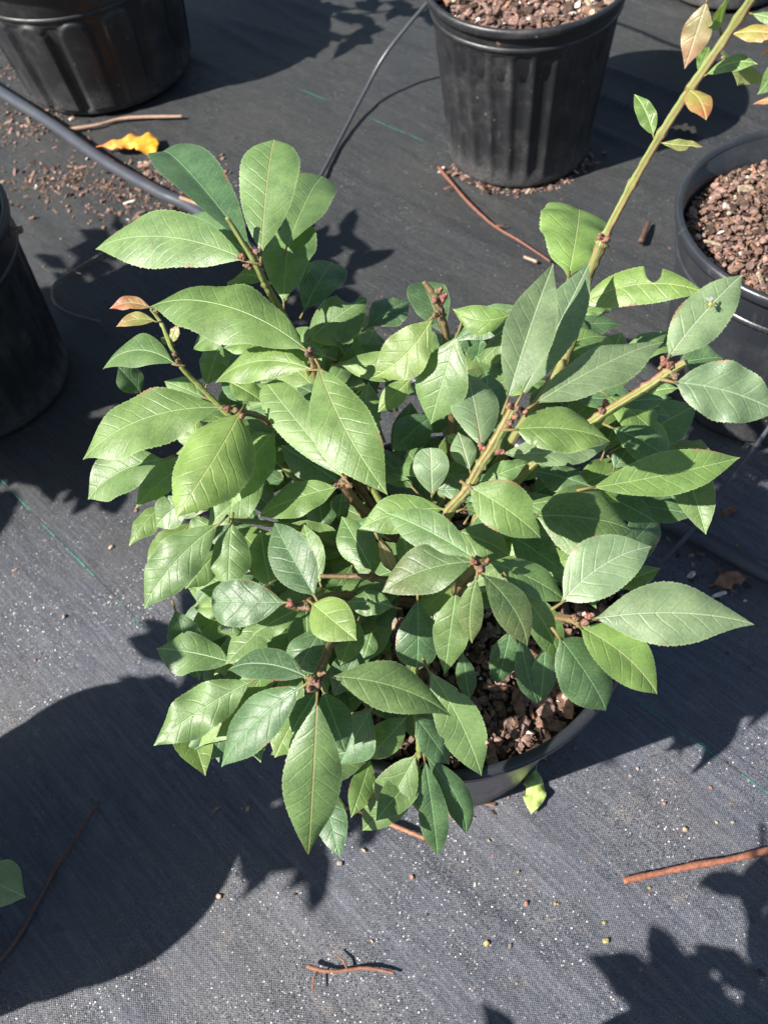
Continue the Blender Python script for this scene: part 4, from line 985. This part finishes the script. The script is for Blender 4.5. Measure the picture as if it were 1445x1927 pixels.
twig('twig_tan', .0030, (.33, .22, .16), 'tan stick at the foot of the large top left pot', .9)
twig('twig_tan2', .003, (.30, .19, .11), 'brown stick beside the thick pipe above the shrub', .7)
twig('vine', .0022, (.19, .16, .12), 'curling grey tendril beside the shaded left pot', .6, side=2)
twig('twig_low', .0018, (.24, .11, .07), 'small brown twig near the bottom edge', .7, side=2)
twig('twig_mid', .0014, (.30, .15, .09), 'thin brown twig under the drooping front leaves', 1.6)
twig('twig_small', .0020, (.38, .28, .21), 'short pale stick beside the reddish twig', .9)
twig('bark_brown', .0042, (.10, .06, .045), 'short dark bark piece left of the right edge pot', .6)

def fallen(key, wd, col, tip, label, curl=.25, sh='o'):
    a, b = Vector(GP[key][0]), Vector(GP[key][1])
    sd = (b-a).cross(Vector((.2, 0, 1))).normalized()
    mb = MB(); leaf(mb, a, b, sd, wd, dict(wav=.22, fold=.25, sh=sh, bite=[(1, .55, .12, .4)]), nl=40, nw=7, seed=hash(label) % 97 if False else len(label))
    mb.t = [tuple(col[k]*(1-q)+tip[k]*q for k in range(3)) for q in [min(1, max(0, bb[1]/max(.001, (b-a).length))) for bb in mb.b]]
    return tag(mb.build('fallen_leaf', FALL, loc=a), label, 'fallen leaf', 'fallen leaves on the ground')
fallen('leaf_yellow', .040, (.75, .22, .06), (.80, .42, .03), 'bright orange and yellow fallen leaf beside the thick pipe', sh='t')
fallen('leaf_tan', .022, (.50, .33, .19), (.50, .35, .2), 'pale tan fallen leaf behind the long shoot', sh='b')
fallen('leaf_pale', .022, (.30, .42, .12), (.42, .55, .16), 'pale yellow-green fallen leaf against the front pot', sh='e')
fallen('leaf_brown', .02, (.24, .12, .06), (.26, .14, .08), 'crumpled brown leaf below the pipe at the right', sh='e')

r = random.Random(8)
PCOL = dict(tan=(.45, .32, .22), rusty=(.33, .17, .12), yellow=(.32, .28, .13), grey=(.30, .25, .22))
PLACE = ['just below the leaf tips at the left of the shrub', 'beside the lowest left leaf on the sunlit fabric', 'left of the broad yellowish leaf', 'halfway along the left teal thread', 'above the big shadow at the left', 'near the left edge above the big shadow',
 'under the right side of the front pot', 'between the front pot and the right teal thread', 'below the right teal thread near its middle', 'near the right edge below the teal thread', 'above the left end of the red twig', 'well left of the red twig, low down', 'touching the red twig from below', 'a little left and below of the red twig end', 'between two leaf shadows at the lower right', 'among the leaf shadows near the bottom right',
 'under the red twig toward the right edge', 'below the long pointed front leaf', 'right of the long front leaf tip', 'below the drooping front leaves', 'on the rim of the big round shadow', 'in the gap of light beside the leaf shadow', 'near the bottom centre of the photo', 'at the bottom, right of centre', 'right of the drooping front leaves', 'below the pale fallen leaf', 'left of the leaf shadows at the lower right', 'between the pale fallen leaf and the red twig']
for i, p in enumerate(GP['pebbles']):
    cn = r.choice(list(PCOL))
    s = r.uniform(.0014, .0028)
    mb = MB(); c = Vector((p[0], p[1], gz(p[0], p[1])+s*.45))
    lump(mb, c, s*1.3, s, s*.8, PCOL[cn], r, 2)
    tag(mb.build('pebble', PEB, loc=c), 'tiny %s crumb %s' % (cn, PLACE[i % len(PLACE)]), 'pebble', 'loose crumbs on the ground fabric')

def scatter(name, label, centres, n, size, seed, stretch=(1, 1.5, 3)):
    r = random.Random(seed); mb = MB()
    for _ in range(n):
        c, s = r.choice(centres)
        x, y = c[0]+r.gauss(0, s), c[1]+r.gauss(0, s*.8)
        k = size*r.choice((.3, .45, .6, 1))*r.uniform(.6, 1.3)
        lump(mb, (x, y, gz(x, y)+k*.25), k*r.choice(stretch), k, k*.55, chip_col(r), r, 1)
    o = mb.build(name, CHIP, loc=(centres[0][0][0], centres[0][0][1], 0), smooth=False)
    return tag(o, label, 'debris', None, 'stuff')
D_ = [(p, s) for p, s in zip(GP['dirt'], (.07, .05, .045, .05, .035, .04))]
scatter('bark_debris', 'spilled bark and soil crumbs along the thick pipe at the left', D_, 1900, .0036, 31)
scatter('bark_debris', 'bark crumbs and grit round the foot of the fluted top pot', [((PT[0]+.108*math.cos(a), PT[1]+.108*math.sin(a)), .010) for a in [math.radians(q) for q in range(195, 345, 10)]], 260, .004, 32)
scatter('bark_debris', 'bark crumbs against the front pot foot', [((PM[0]+.10*math.cos(a), PM[1]+.10*math.sin(a)), .008) for a in [math.radians(q) for q in range(250, 330, 10)]], 40, .003, 33)
scatter('bark_debris', 'litter and soil between the pipe and the right pot', [((GP['leaf_brown'][0][0]-.05, GP['leaf_brown'][0][1]+.03), .05)], 90, .005, 34)
scatter('grit', 'fine grit and crumbs strewn thinly over the ground fabric', [((.1, .4), .45), ((-.2, .9), .4), ((.3, .2), .25)], 700, .0016, 35)
